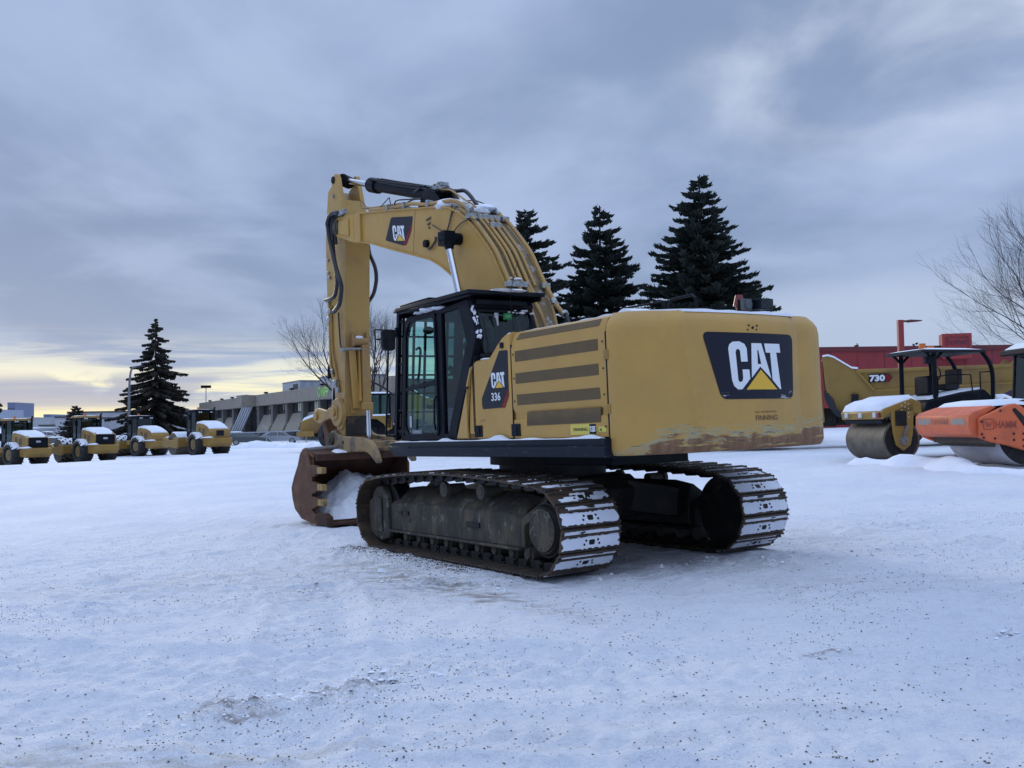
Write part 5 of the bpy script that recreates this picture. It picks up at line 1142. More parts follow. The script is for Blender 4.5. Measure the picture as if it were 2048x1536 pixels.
# ------------------------------------------------------------------ ARTICULATED DUMP TRUCKS
def truck(label,px,py,Y,yaw,num=None,long=False):
    p=at(px,py,Y); z=ground(p.x,p.y); t=thing('dump_truck',label,'dump truck',(p.x,p.y,z),R(yaw),'articulated dump trucks'); P=M['paint_far']
    for sg in (1,-1):
        wheel('wheel',t,(3.55,sg*1.0,.86),.88,.66,.45,P,False)
        wheel('wheel',t,(-1.3,sg*1.0,.86),.88,.66,.45,P,False); wheel('wheel',t,(-3.15,sg*1.0,.86),.88,.66,.45,P,False)
    b=MB(); b.box(-3.6,2.4,-.42,.42,.85,1.35); b.box(2.2,5.3,-.5,.5,.75,1.3); b.box(1.0,2.4,-.7,.7,.8,1.5); b.build('frame',M['steel_dark'],t,bevel=.03)
    # hood
    prof=[(5.35,.95),(5.45,1.25),(5.38,1.68),(4.4,2.05),(1.8 if long else 3.35,2.28),(1.7 if long else 3.25,1.2),(4.3,1.2),(4.5,.95)]
    b=MB(); b.loft([[Vector((x,y*k,z_)) for x,z_ in prof] for y,k in ((-1,.78),(-.92,.80),(.92,.80),(1,.78))]); b.box(4.6,5.6,-1.25,1.25,.78,1.08); h=b.build('hood',P,t,smooth=40,bevel=.05)
    b=MB(); b.box(5.40,5.46,-.55,.55,1.15,1.62); b.build('front_grille',M['black'],h)
    snowcap(h,[[Vector((x,-.74,z_-.03)),Vector((x,-.68,z_+s_)),Vector((x,.68,z_+s_)),Vector((x,.74,z_-.03))] for x,z_,s_ in ((5.38,1.66,0),(5.2,1.76,.14),(4.4,2.05,.16),(2.0 if long else 3.5,2.27,.16),(1.85 if long else 3.36,2.27,.05))])
    for sg in (1,-1):
        b=MB(); rows=[]
        pr=[(4.75,1.0),(4.72,1.35),(4.50,1.72),(4.1,1.88),(2.45,1.88),(2.35,1.2),(2.55,1.0),(2.62,1.30),(2.9,1.72),(3.5,1.86),(4.1,1.70),(4.45,1.35),(4.55,1.0)]
        b.prism([(4.72,1.05),(4.68,1.45),(4.45,1.78),(4.1,1.92),(2.3,1.95),(2.2,1.2),(2.5,1.05),(2.7,1.45),(3.1,1.74),(3.6,1.80),(4.1,1.66),(4.4,1.4),(4.5,1.05)],'y',min(sg*.85,sg*1.42),max(sg*.85,sg*1.42)); f=b.build('fender',P,t,smooth=30,bevel=.04)
        snowcap(f,[[Vector((x,sg*.9,z_)),Vector((x,sg*.95,z_+.09)),Vector((x,sg*1.32,z_+.09)),Vector((x,sg*1.39,z_))] for x,z_ in ((4.3,1.86),(4.1,1.92),(3.2,1.94),(2.35,1.95))])
    b=MB(); b.box(1.75,3.25,-.80,.80,1.3,1.75)
    for x,y in ((1.8,.74),(1.8,-.74),(3.05,.72),(3.05,-.72),(2.35,.76),(2.35,-.76)): b.bar((x+(.12 if x>3 else 0),y,1.7),(x-(.05 if x>3 else 0),y,3.2),.10,.10)
    b.box(1.62,3.15,-.80,.80,3.14,3.26); c=b.build('cab',M['black'],t,bevel=.03)
    snowcap(c,[[Vector((x,-.78,3.25)),Vector((x,-.7,3.25+s_)),Vector((x,.7,3.25+s_)),Vector((x,.78,3.25))] for x,s_ in ((1.65,0),(1.8,.10),(3.0,.10),(3.14,0))])
    for q in (((3.12,.7,1.8),(3.12,-.7,1.8),(3.02,-.7,3.12),(3.02,.7,3.12)),((1.82,.78,1.8),(3.0,.78,1.8),(3.0,.76,3.12),(1.82,.76,3.12)),((1.82,-.78,1.8),(3.0,-.78,1.8),(3.0,-.76,3.12),(1.82,-.76,3.12)),((1.8,.7,1.9),(1.8,-.7,1.9),(1.8,-.7,3.1),(1.8,.7,3.1))): xpane('cab_window',q,c,'glass')
    b=MB(); b.tube([(3.15,.75,3.15),(3.75,1.15,3.0),(3.8,1.2,2.4)],.02,6); b.box(3.76,3.84,1.08,1.32,2.2,2.7); b.build('mirror',M['black'],c)
    b=MB(); b.loft([[Vector((x,y,z_)) for x,z_ in ((1.42,.95),(1.95,.85),(2.0,2.3),(1.50,2.2))] for y in (-1.25,1.30)]); b.build('articulation_guard',P,t,bevel=.04)
    b=MB()
    for k in range(4): b.tube([(1.40-.08*k,1.30,2.15-.1*k),(1.30-.1*k,1.36,1.7-.1*k),(1.0-.12*k,1.34,1.25),(.75-.12*k,1.25,1.15)],.055,7,3)
    b.build('hose_bundle',M['hose'],t)
    # dump body
    def side(sg):
        return [(1.75,1.35),(2.12,2.0),(2.18,2.35),(2.25,3.42),(2.05,3.45),(1.85,3.38),(1.2,2.95),(1.0,2.92),(-4.15,2.96),(-4.45,3.28),(-4.60,3.20),(-4.95,2.75),(-5.05,2.35),(-4.6,2.2),(-3.9,1.9),(-2.9,1.62),(-1.6,1.50),(.2,1.42)]
    b=MB()
    for sg in (1,-1):
        out=[(x,sg*(1.42 if z_>2.35 else 1.42-.38*(2.35-z_)/.95),z_) for x,z_ in side(sg)]
        inn_=[(x,y-sg*.07,z_) for x,y,z_ in out]
        b.loft([[Vector(p) for p in out],[Vector(p) for p in inn_]])
        b.prism([(1.05,2.90),(-4.2,2.94),(-4.2,2.83),(1.05,2.78)],'y',min(sg*1.40,sg*1.48),max(sg*1.40,sg*1.48))
        b.bar((1.05,sg*1.44,2.86),(.45,sg*1.43,2.12),.09,.07,up=(0,1,0)); b.bar((.45,sg*1.42,2.10),(-4.7,sg*1.42,2.30),.06,.06,up=(0,1,0))
    b.loft([[Vector((x,y,z_)) for x,z_ in ((1.75,1.35),(2.18,2.35),(2.25,3.42),(2.17,3.42),(2.1,2.35),(1.6,1.42),(.2,1.49),(-1.6,1.57),(-2.9,1.70),(-3.9,1.97),(-5.05,2.45),(-5.05,2.35),(-3.9,1.9),(-2.9,1.62),(-1.6,1.5),(.2,1.42))] for y in (-1.05,1.05)])
    b.loft([[Vector((x,y,z_)) for x,z_ in ((2.18,2.35),(2.25,3.42),(2.17,3.42),(2.1,2.35))] for y in (-1.42,1.42)])
    d=b.build('dump_body',P,t,smooth=25,bevel=.015)
    for sg in (1,-1): snowcap(d,[[Vector((x,sg*1.34,z_)),Vector((x,sg*1.36,z_+.07)),Vector((x,sg*1.46,z_+.07)),Vector((x,sg*1.49,z_))] for x,z_ in ((2.25,3.42),(2.05,3.45),(1.85,3.38),(1.22,2.96),(1.0,2.93))])
    b=MB(); b.cyl((-4.55,1.42,2.85),(-4.55,1.435,2.85),.20,n=14)
    for k in range(6): b.cyl((-4.52-.09*k,1.42,3.10-.15*k),(-4.52-.09*k,1.432,3.10-.15*k),.025,n=8)
    b.build('tail_holes',M['louver'],d,smooth=0)
    b=MB(); b.box(.2,.45,1.05,1.42,1.25,2.0); b.box(1.6,2.3,1.0,1.3,1.0,2.0); b.build('mud_flap',M['blackdull'],t)
    d.location.x=-.8
    if long:
        for q in t.children:
            k=q.name.split('.')[0]
            q.location.x+={'cab':-1.5,'fender':-2.1,'mirror':-1.5,'articulation_guard':-2.0,'hose_bundle':-2.0,'dump_body':-2.2}.get(k,0)
        for q in t.children:
            if q.name.startswith('mirror'): q.location.x=-1.5
    if num:
        g=flat([(.62,1.424,2.42),(-.08,1.424,2.43),(-.20,1.424,2.58),(-.08,1.424,2.73),(.62,1.424,2.72)],M['decal'],d,'number_decal',(0,.01,0))
        flat([(.04,1.426,2.45),(-.07,1.426,2.45),(-.17,1.426,2.58),(-.07,1.426,2.71),(.04,1.426,2.71)],M['red'],g,'red_arrow')
        text_obj('model_number',num,M['white'],g,(.60,1.430,2.445),(-1,0,.01),(0,0,1),.25,.54,bold=.05)
    return t
truck('yellow dump truck by the red building, bed side marked 730, behind the counterweight',1728,901,40,163,'730').scale=(1.06,)*3
truck('yellow dump truck with snow on its hood, standing behind the raised stick and cab',790,896,58,186,None,True)
# ------------------------------------------------------------------ TANDEM ROLLER with open canopy (right)
def tandem():
    p=at(1875,914,28.0); z=ground(p.x,p.y)-.03
    t=thing('tandem_roller','yellow tandem roller with open black canopy, snow on its front drum frame','road roller',(p.x,p.y,z),R(191.5)); P=M['paint_far']
    for x0 in (1.75,-1.75):
        b=MB(); b.cyl((x0,-.95,.56),(x0,.95,.56),.56,n=40); d=b.build('drum',M['drum'],t,smooth=30)
        b=MB(); b.cyl((x0,.90,.56),(x0,.958,.56),.50,n=32); b.build('drum_hollow',M['steel_dark'],d)
        b=MB()
        for sg in (1,-1):
            b.prism([(x0-.36,1.62),(x0-.30,.75),(x0-.22,.42),(x0,.26),(x0+.22,.42),(x0+.30,.75),(x0+.36,1.35)],'y',min(sg*.98,sg*1.06),max(sg*.98,sg*1.06))
        k=1 if x0>0 else -1
        b.loft([[Vector((x0+k*x,y,z_)) for x,z_ in ((.60,1.12),(.64,1.33),(.56,1.42),(.22,1.54),(-.28,1.70),(-.55,1.60),(-.6,1.2),(-.3,1.32),(.35,1.32))] for y in (-1.06,1.06)])
        f=b.build('drum_frame',P,t,bevel=.03)
        b=MB(); b.box(x0-.10,x0+.24,1.05,1.075,.95,1.35); b.build('frame_opening',M['steel_dark'],f)
        b=MB(); b.cyl((x0,1.05,.56),(x0,1.09,.56),.13,n=16); b.bar((x0+.05,1.10,.62),(x0-.1,1.10,.95),.08,.06,up=(0,1,0)); b.build('drum_motor',M['silver'],f)
        b=MB(); b.bar((x0+k*.50,-.93,1.10),(x0+k*.50,.93,1.10),.16,.10,up=(k*.5,0,1)); b.build('scraper',M['black'],f)
        snowcap(f,[[Vector((x0+k*x,-1.02,z_-.02)),Vector((x0+k*x,-.95,z_+h_)),Vector((x0+k*x,.95,z_+h_)),Vector((x0+k*x,1.03,z_-.02))] for x,z_,h_ in ((.62,1.34,0),(.54,1.42,.12),(.25,1.54,.13),(.0,1.62,.09),(-.26,1.70,.10),(-.48,1.64,.03))])
        snowcap(f,[[Vector((x0+k*x,-.9,1.14)),Vector((x0+k*x,-.85,1.14+h_)),Vector((x0+k*x,.85,1.14+h_)),Vector((x0+k*x,.9,1.14))] for x,h_ in ((.42,.0),(.47,.07),(.56,.06),(.60,0))])
        if x0>0:
            for y in (-.72,.0,.72,.90):
                b=MB(); b.box(2.37,2.42,y-.08,y+.08,1.18,1.32); b.build('headlight',M['lamp'] if y!=.90 else M['redlens'],f,bevel=.01)
            b=MB()
            for j in range(14): b.cyl((x0-.05+.10*(j%3)-.12,1.06,1.18+.04*j),(x0-.05+.10*(j%3)-.12,1.067,1.18+.04*j),.016,n=6)
            b.build('frame_bolts',M['white'],f,smooth=0)
    b=MB(); b.loft([[Vector((x,y,z_)) for x,z_ in ((.98,1.2),(.85,1.62),(.2,1.78),(-.95,1.95),(-1.2,1.75),(-1.2,1.1),(-.9,.75),(.9,.75))] for y in (-.85,.85)]); body=b.build('engine_body',M['black'],t,bevel=.04)
    snowcap(body,[[Vector((x,-.8,z_)),Vector((x,-.7,z_+.05)),Vector((x,.7,z_+.05)),Vector((x,.8,z_))] for x,z_ in ((.80,1.66),(.4,1.74),(-.2,1.86),(-.9,1.95))])
    b=MB()
    for y in (.78,-.78):
        b.tube([(.55,y,1.60),(.55,y,2.96)],.065,8); b.tube([(-1.25,y,1.4),(-1.28,y,2.30),(-1.18,y,2.70),(-.95,y,3.0)],.06,8,4)
        b.bar((.55,y,2.75),(.80,y,2.98),.06,.06); b.bar((.55,y,2.75),(.30,y,2.98),.06,.06)
    b.tube([(-.35,-.78,1.8),(-.42,-.78,2.5),(-.35,-.78,2.95)],.05,8,3)
    c=b.build('canopy_post',M['black'],t)
    b=MB(); b.loft([[Vector((x,y,z_)) for x,y in ((1.02,-.92),(1.02,.92),(-1.05,.92),(-1.05,-.92))] for z_ in (2.97,)]+[[Vector((x,y,z_)) for x,y in ((.95,-.86),(.95,.86),(-1.0,.86),(-1.0,-.86))] for z_ in (3.06,)]); cr=b.build('canopy_roof',M['black'],c,bevel=.02)
    snowcap(cr,[[Vector((x,-.8,3.06)),Vector((x,-.7,3.06+h_)),Vector((x,.7,3.06+h_)),Vector((x,.82,3.06))] for x,h_ in ((.94,0),(.7,.05),(-.5,.045),(-.98,0))])
    for x,y in ((.75,.55),(-.1,-.3)): b=MB(); b.cyl((x,y,3.06),(x,y,3.24),.10,.09,n=14); b.build('beacon',M['orange'],cr)
    b=MB(); b.box(.60,.85,.70,.85,2.66,2.86); b.build('work_lamp',M['black'],c,bevel=.02)
    b=MB(); b.box(-.55,-.1,-.3,.3,1.95,2.12); b.box(-.68,-.52,-.3,.3,2.1,2.55); b.build('seat',M['seat'],t,bevel=.04)
    b=MB(); b.box(.1,.45,-.35,.35,1.8,2.35); b.build('console',M['black'],t,bevel=.06)
    s=MB(); s.tube([(-.05+.0,.19*math.cos(a),2.42+.19*math.sin(a)) for a in [2*math.pi*i/16 for i in range(17)]],.018,6); s.bar((.2,0,2.3),(-.05,0,2.42),.04,.04); s.build('steering_wheel',M['blackdull'],t)
    b=MB(); b.tube([(.5,.82,1.75),(.5,.82,2.3),(.05,.82,2.35),(-.55,.82,2.35),(-.6,.82,1.8)],.02,7); b.tube([(-.85,.82,1.9),(-.85,.82,2.42),(-1.2,.82,2.44)],.02,7); b.build('handrail',M['black'],t)
tandem()
# ------------------------------------------------------------------ ORANGE ROLLER at the right edge
M['orange_paint']=mat('orange_paint',(.66,.135,.045),.5,0,(.50,.11,.045),2.5,.45,.7)
M['faded']=mat('faded_lettering',(.33,.06,.035),.5); M['greystripe']=mat('grey_stripe_decal',(.20,.185,.18),.5)
def orange_roller():
    p=at(2003,925,23.3); z=ground(p.x,p.y)+.03
    t=thing('soil_compactor','orange road roller with glazed cab at the right edge, drum half buried in snow','road roller',(p.x,p.y,z),R(186)); O=M['orange_paint']
    b=MB(); b.cyl((.0,-1.06,.76),(.0,1.06,.76),.76,n=48); d=b.build('drum',M['drumsnow'],t,smooth=30)
    b=MB(); b.cyl((0,1.06,.76),(0,1.09,.76),.755,n=48); b.build('drum_side',M['steel_dark'],d,smooth=30)
    PR=[(1.30,.66),(1.05,.56),(.65,.48),(.25,.36),(-.5,.36),(-1.0,.5),(-1.9,.8),(-1.9,1.3),(-.9,.95),(-.35,.88),(.28,1.36),(.42,1.42),(.60,1.40),(1.30,1.10)]
    b=MB()
    for sg in (1,-1): b.prism(PR,'y',min(sg*1.16,sg*1.28),max(sg*1.16,sg*1.28))
    f=b.build('drum_frame',O,t,smooth=30,bevel=.03)
    b=MB(); b.loft([[Vector((x,y,z_)) for x,z_ in ((1.22,.66),(1.40,.72),(1.48,.90),(1.47,1.16),(1.38,1.24),(.92,1.38),(.80,1.34),(1.05,1.20),(1.05,.70))] for y in (-1.20,1.15)]); nb=b.build('front_beam',O,f,bevel=.02)
    b=MB(); b.bar((1.0,-1.1,.60),(1.0,1.13,.60),.16,.16); b.bar((.88,-1.1,.52),(.88,1.13,.52),.08,.16); b.build('scraper',M['mud'],f,bevel=.02)
    for y0,y1 in ((-1.05,-.52),(.38,1.0)): flat([(1.482,y0,.96),(1.482,y1,.96),(1.478,y1-.06 if y0>0 else y1+.05,1.10),(1.478,y0+.08 if y0>0 else y0,1.10)],M['greystripe'],nb,'grey_stripe',(.01,0,0))
    text_obj('maker_name','HAMM',M['faded'],nb,(1.484,-.42,.965),(0,1,0),(-.04,0,1),.13,.70,bold=.03)
    g=MB(); frame(g,[(1.22,.84),(1.22,1.08),(.96,1.08),(.96,.84)],[(1.20,.86),(1.20,1.06),(.98,1.06),(.98,.86)],1.281,1.287); g.build('maker_emblem',M['faded'],f,smooth=0)
    b=MB()
    for q in (((.72,1.24),(.66,1.24),(.60,.98),(.64,.98)),((.60,.98),(.64,.98),(.58,1.2),(.54,1.2)),((.54,1.2),(.58,1.2),(.52,.98),(.48,.98)),((.48,.98),(.52,.98),(.42,1.24),(.37,1.24))): b.add([(.96+(x-.30)*.5,1.286,.84+(z_-.86)*.48) for x,z_ in q],[(0,1,2,3)])
    b.build('maker_emblem',M['faded'],f,smooth=0)
    text_obj('maker_name','HAMM',M['faded'],f,(.93,1.286,.87),(-1,0,0),(0,0,1),.16,.50,bold=.03)
    b=MB()
    for x,z_ in ((1.26,1.02),(1.26,.74),(1.22,.66),(.80,1.26),(.95,.64),(.50,.74),(.50,.60),(.27,.74),(.27,.60),(.27,.46)): b.cyl((x,1.27,z_),(x,1.295,z_),.026,n=10)
    b.build('frame_bolts',M['steel_dark'],f)
    b=MB(); b.prism(rounded([(.52,1.28),(.46,1.33),(-.04,.86),(.0,.70),(.10,.70)],.03,3),'y',1.275,1.292); b.build('slot_opening',M['steel_dark'],f,smooth=0)
    snowcap(f,[[Vector((x,-1.2,z_)),Vector((x,-1.1,z_+h_)),Vector((x,1.05,z_+h_)),Vector((x,1.14,z_))] for x,z_,h_ in ((.92,1.36,0),(.75,1.38,.10),(.3,1.40,.14),(-.3,1.36,.14),(-.9,1.3,.1),(-1.2,1.2,0))])
    b=MB(); b.box(-1.9,.95,-1.12,1.05,1.22,1.34); b.build('deck',M['steel_dark'],f)
    # cab and rear frame, partly outside the view
    b=MB()
    for x,y in ((-2.35,.72),(-2.35,-.72),(-3.7,.72),(-3.7,-.72)): b.bar((x+(.12 if x>-3 else 0),y,1.4),(x,y,3.05),.09,.09)
    b.box(-3.8,-2.2,-.78,.78,1.1,1.5); b.box(-3.85,-2.0,-.84,.84,3.02,3.16); c=b.build('cab',M['black'],t,bevel=.03); c.location.x=1.42; c.location.z=-.40
    b=MB(); b.loft([[Vector((x,y,3.16)) for x,y in ((-3.8,-.8),(-3.8,.8),(-2.05,.8),(-2.05,-.8))],[Vector((x,y,3.32)) for x,y in ((-3.6,-.6),(-3.6,.6),(-2.25,.6),(-2.25,-.6))]]); b.build('cab_roof',M['white'],c,bevel=.04)
    for q in (((-2.22,.70,1.5),(-2.22,-.70,1.5),(-2.33,-.70,3.0),(-2.33,.70,3.0)),((-3.68,.74,1.5),(-2.3,.74,1.5),(-2.36,.74,3.0),(-3.68,.74,3.0)),((-3.68,-.74,1.5),(-2.3,-.74,1.5),(-2.36,-.74,3.0),(-3.68,-.74,3.0)),((-3.72,.7,1.5),(-3.72,-.7,1.5),(-3.72,-.7,3.0),(-3.72,.7,3.0))): xpane('cab_window',q,c,'glassdark')
    b=MB(); b.box(-3.3,-2.85,-.25,.25,1.5,1.8); b.box(-3.42,-3.28,-.25,.25,1.75,2.5); b.build('seat',M['seat'],c,bevel=.04)
    b=MB(); b.tube([(-2.15,.78,2.2),(-1.8,1.15,2.1),(-1.75,1.2,1.95)],.02,6); b.box(-1.80,-1.70,1.08,1.30,1.80,2.02); b.build('mirror',M['black'],c,bevel=.02)
    for sg in (1,-1): wheel('wheel',t,(-3.2,sg*.88,.76),.78,.55,.42,M['white'],True)
    b=MB(); b.box(-2.4,-1.8,-.5,.5,.6,1.3); b.loft([[Vector((x,y,z_)) for x,z_ in ((-3.9,1.0),(-5.4,1.0),(-5.5,1.6),(-5.1,1.9),(-3.9,2.05))] for y in (-.75,.75)]); b.build('engine_hood',O,t,bevel=.04)
    b=MB(); b.cyl((-.25,.80,1.30),(-.25,1.02,1.30),.30,n=24); b.cyl((-.25,1.01,1.30),(-.25,1.03,1.30),.22,n=20); b.build('spare_hose_reel',M['blackdull'],t,bevel=.02)
M['drumsnow']=mat('frosted_drum',(.50,.50,.53),.7,0,(.62,.64,.70),2,.4,.7,.3,8)
orange_roller()
def bank():   # low snow bank pushed against the rollers, and others along the yard's edge
    def ridge(name,pts,label):
        s=MB(); rnd=random.Random(len(pts)); rows=[]
        P=[Vector(p) for p in pts]; seg=[]
        for i in range(len(P)-1):
            k=max(2,int((P[i+1]-P[i]).length/.22))
            for j in range(k): seg.append(P[i]+(P[i+1]-P[i])*(j/k))
        seg.append(P[-1])
        for i,p in enumerate(seg):
            d=(seg[min(i+1,len(seg)-1)]-seg[max(i-1,0)]); d=Vector((d.x,d.y,0)).normalized(); n=Vector((-d.y,d.x,0)); h=p.z*(.75+.5*noise.noise(Vector((p.x*.9,p.y*.9,3)))); 
            if i in(0,len(seg)-1): h=.02
            w=max(.25,h*2.2); row=[]
            for k in range(13):
                u=-1+k/6; q=Vector((p.x,p.y,0))+n*(u*w); zz=ground(q.x,q.y)-.10+(h+.10)*max(0,math.cos(u*math.pi/2))**.9*(1+.22*noise.noise(Vector((q.x*2.6,q.y*2.6,1)))); row.append(Vector((q.x,q.y,zz)))
            rows.append(row)
        s.loft(rows,closed=False,caps=False); s.build(name,M['snow'],None,smooth=80,fix=False,kind='structure')
    def g(px,py,Y,h): p=at(px,py,Y); return (p.x,p.y,h)
    ridge('snow_bank',[g(1700,912,27,.10),g(1790,912,25.2,.25),(at(1870,905,24).x,24.0,.42),(at(1950,905,21.8).x,21.8,.22),(at(2080,905,20.6).x,20.6,.25)],'')
    ridge('snow_bank',[g(455,905,84,.2),g(500,900,84,.75),g(560,898,82,.55),g(640,898,78,.45),g(720,898,74,.3)],'')
bank()
# small heaps of snow against the compactors' wheels
for px,Y in ((178,57),(50,57),(660,65)): pass
# ------------------------------------------------------------------ TREES
M['bark']=mat('dark_bark',(.045,.034,.028),.9,0,(.08,.06,.05),6)
M['needle']=mat('spruce_needles',(.008,.015,.012),.85,0,(.020,.030,.022),1.3,.4,.65)
M['twig']=mat('bare_twigs',(.07,.055,.055),.9,0,(.11,.09,.085),3)
M['needle_warm']=mat('brownish_spruce_needles',(.014,.015,.010),.85,0,(.034,.026,.018),1.0,.4,.6)
def spruce(label,px,topy,basey,Y,wr,seed,droop=.25,dens=1.0,mt='needle',base=.12,name='spruce_tree',group=None,gaps=False,pw=.85):
    rnd=random.Random(seed); top=at(px,topy,Y); gx,gy=top.x,top.y; z0=ground(gx,gy); H=top.z-z0
    t=thing(name,label,'tree',(gx,gy,z0),rnd.random()*6,group)
    b=MB(); b.tube([(0,0,-.2),(.03*H*.1,0,H*.5),(0,0,H*.985)],[H*.017,H*.002],8,6); b.build('trunk',M['bark'],t)
    b=MB(); wood=MB()
    nl=int((24 if gaps else 34)*dens)
    for i in range(nl):
        u=(i+rnd.uniform(-.5,.5))/nl; z=H*(base+(1-base)*max(0,min(.99,max(0,u)**.92)))
        rad=wr*max(0,1-(z/H-base)/(1-base))**pw+.10
        nb=max(5,int((9 if gaps else 12)*(rad/wr)**.4))
        a0=rnd.random()*6.28
        for k in range(nb):
            a=a0+6.283*k/nb+rnd.uniform(-.25,.25); L=rad*rnd.uniform(.62,1.18); 
            if gaps and rnd.random()<.12: L*=.6
            d=Vector((math.cos(a),math.sin(a),0)); s_=Vector((-d.y,d.x,0)); up=.28*(z/H)**2
            zj=z+rnd.uniform(-1,1)*H/nl*.9; pts=[]
            for j in range(5):
                q=j/4; pts.append(Vector((0,0,zj))+d*(L*q)+Vector((0,0,L*(up*q-droop*q**1.3+ (.22*droop+.08)*q**3))))
            wood.tube([pts[0],pts[2],pts[4]],[.012*L+.008,.006],3,0,False)
            m=max(5,int(L*(8.5 if not gaps else 7)*dens))
            for j in range(m):
                q=(.10+.92*(j+rnd.random())/m); q=min(q,1.0); f=q*4; i0=min(3,int(f)); p=pts[i0].lerp(pts[i0+1],f-i0)
                for sg in (1,-1,0):
                    tl=(.18+.34*L*(1.0-q)*.55+.10)*rnd.uniform(.6,1.2)
                    dd=(d*(.75)+s_*sg*rnd.uniform(.5,1.0)+Vector((0,0,rnd.uniform(-.45,.30)-(.30 if gaps else 0)+(.35 if q>.85 and not gaps else 0)))).normalized()
                    e=p+dd*tl; wv=dd.cross(Vector((0,0,1)));wv=wv.normalized() if wv.length>.1 else s_
                    w=(.05 if not gaps else .09)+.05*rnd.random(); hv=Vector((0,0,-1))*(w*1.7+.03)
                    b.add([p+wv*w*.6,p-wv*w*.6,p+hv+dd*tl*.4,e],[(0,2,3),(1,3,2),(0,3,1)])
    for k in range(int(26)):
        z=H*rnd.uniform(.93,1.0); a=rnd.random()*6.28; l=.10+.5*(1-z/H)*4; p=Vector((0,0,z)); e=p+Vector((math.cos(a)*l,math.sin(a)*l,.10)); s_=Vector((-math.sin(a),math.cos(a),0))*.05; b.add([p+s_,p-s_,e+s_*.4,e-s_*.4],[(0,1,3,2)])
    wood.build('branches',M['bark'],t,smooth=0,fix=False)
    b.build('crown',M[mt],t,smooth=0,fix=False)
    return t
spruce('tall spruce nearest the boom, its left side hidden by the pipes',1050,420,800,52,5.0,11,.24,1.1,pw=.82)
spruce('middle spruce of the three behind the housing, narrow crown',1199,413,800,54,4.6,12,.24,1.15,pw=.84)
spruce('broadest spruce, above the counterweight handrail',1398,353,800,50,5.3,13,.24,1.25,pw=.82)
spruce('tall layered spruce behind the parked compactors, drooping limbs with sky between',311,640,872,92,5.0,14,.50,1.25,'needle_warm',.11,gaps=True,pw=.92)
spruce('small spruce above the pale warehouse wall, behind the padfoot compactor',152,812,870,120,3.0,15,.3,.5,'needle_warm',.1)
spruce('spruce cut by the left edge of the picture',-18,772,872,70,1.6,16,.5,.6,'needle_warm',.1,gaps=True)
spruce('thin spruce tip showing above the red roof, left one',1714,688,860,118,.9,17,.3,.4)
spruce('thin spruce tip showing above the red roof, right of the red post',1830,690,860,118,.8,18,.3,.4)
def bare(label,px,topy,Y,seed,levels=6,spread=.62,bole=0,H0=None,off=0,lean=(0,0),r0=None,ang=None,nbr=3):
    rnd=random.Random(seed); top=at(px,topy,Y); gx,gy=top.x,top.y; z0=ground(gx,gy); H=top.z-z0
    t=thing('bare_tree',label,'tree',(gx,gy,z0),0)
    tr=MB(); tw=MB()
    def grow(p,d,L,r,lev):
        n=3 if lev<3 else 2; pts=[p]; q=p; dd=d
        for i in range(n):
            dd=(dd+Vector((rnd.uniform(-1,1),rnd.uniform(-1,1),rnd.uniform(-.6,1)))*.13).normalized(); q=q+dd*(L/n); pts.append(q)
        r1=r*.66
        (tr if lev<3 else tw).tube(pts,[r,r1],6 if lev<2 else 4 if lev<4 else 3,0,False)
        if lev>=levels: return
        k=nbr if lev<levels-1 else nbr+1
        for j in range(k):
            s=rnd.uniform(.25,1.0) if j else 1.0
            f=s*(len(pts)-1); i0=min(len(pts)-2,int(f)); b0=pts[i0].lerp(pts[i0+1],f-i0)
            a=rnd.random()*6.283; o=dd.orthogonal().normalized(); o=Matrix.Rotation(a,3,dd)@o
            sp=spread*(rnd.uniform(.6,1.15) if j else rnd.uniform(.15,.45)); nd=(dd*math.cos(sp)+o*math.sin(sp)+Vector((0,0,.10))).normalized()
            grow(b0,nd,L*rnd.uniform(.68,.88),r1*(.8 if j else .95)*(1.0 if s>.9 else .85),lev+1)
    r0=r0 or H*.016
    if bole: tr.tube([(0,0,-.2),(.05,.05,H*bole*.5),(0,0,H*bole+.1)],[r0*1.7,r0*1.25],8,0,False)
    for (dx,dy,dz) in (ang or ((-.22,.1,1),(.25,-.1,1),(.03,.25,1))): grow(Vector((dx*.05,dy*.05,H*bole)) if bole else Vector((dx*.3,dy*.3,-.1)),Vector((dx,dy,dz)).normalized(),H*(.27-.22*bole),r0,1)
    tr.build('trunk',M['bark'],t,smooth=60,fix=False); tw.build('twigs',M['twig'],t,smooth=0,fix=False)
    return t
bare('leafless tree left of the excavator stick, wide fan of twigs',676,600,64,21,7,.66,.36,nbr=3,ang=((-1.0,.1,.8),(-.5,-.2,1),(.05,.2,1),(.35,.0,1)),r0=.085)
bare('leafless multi-stemmed tree between the stick and the cab',738,612,70,22,7,.6,.22,nbr=3,ang=((-.12,.1,1),(.42,-.1,1),(.06,.2,1)),r0=.11)
bare('leafless tree at the right edge above the red building',2262,330,37,23,8,.60,nbr=3,ang=((-.95,0,1),(-.5,.3,1),(-.15,-.2,1),(.3,.1,1)),r0=.15)
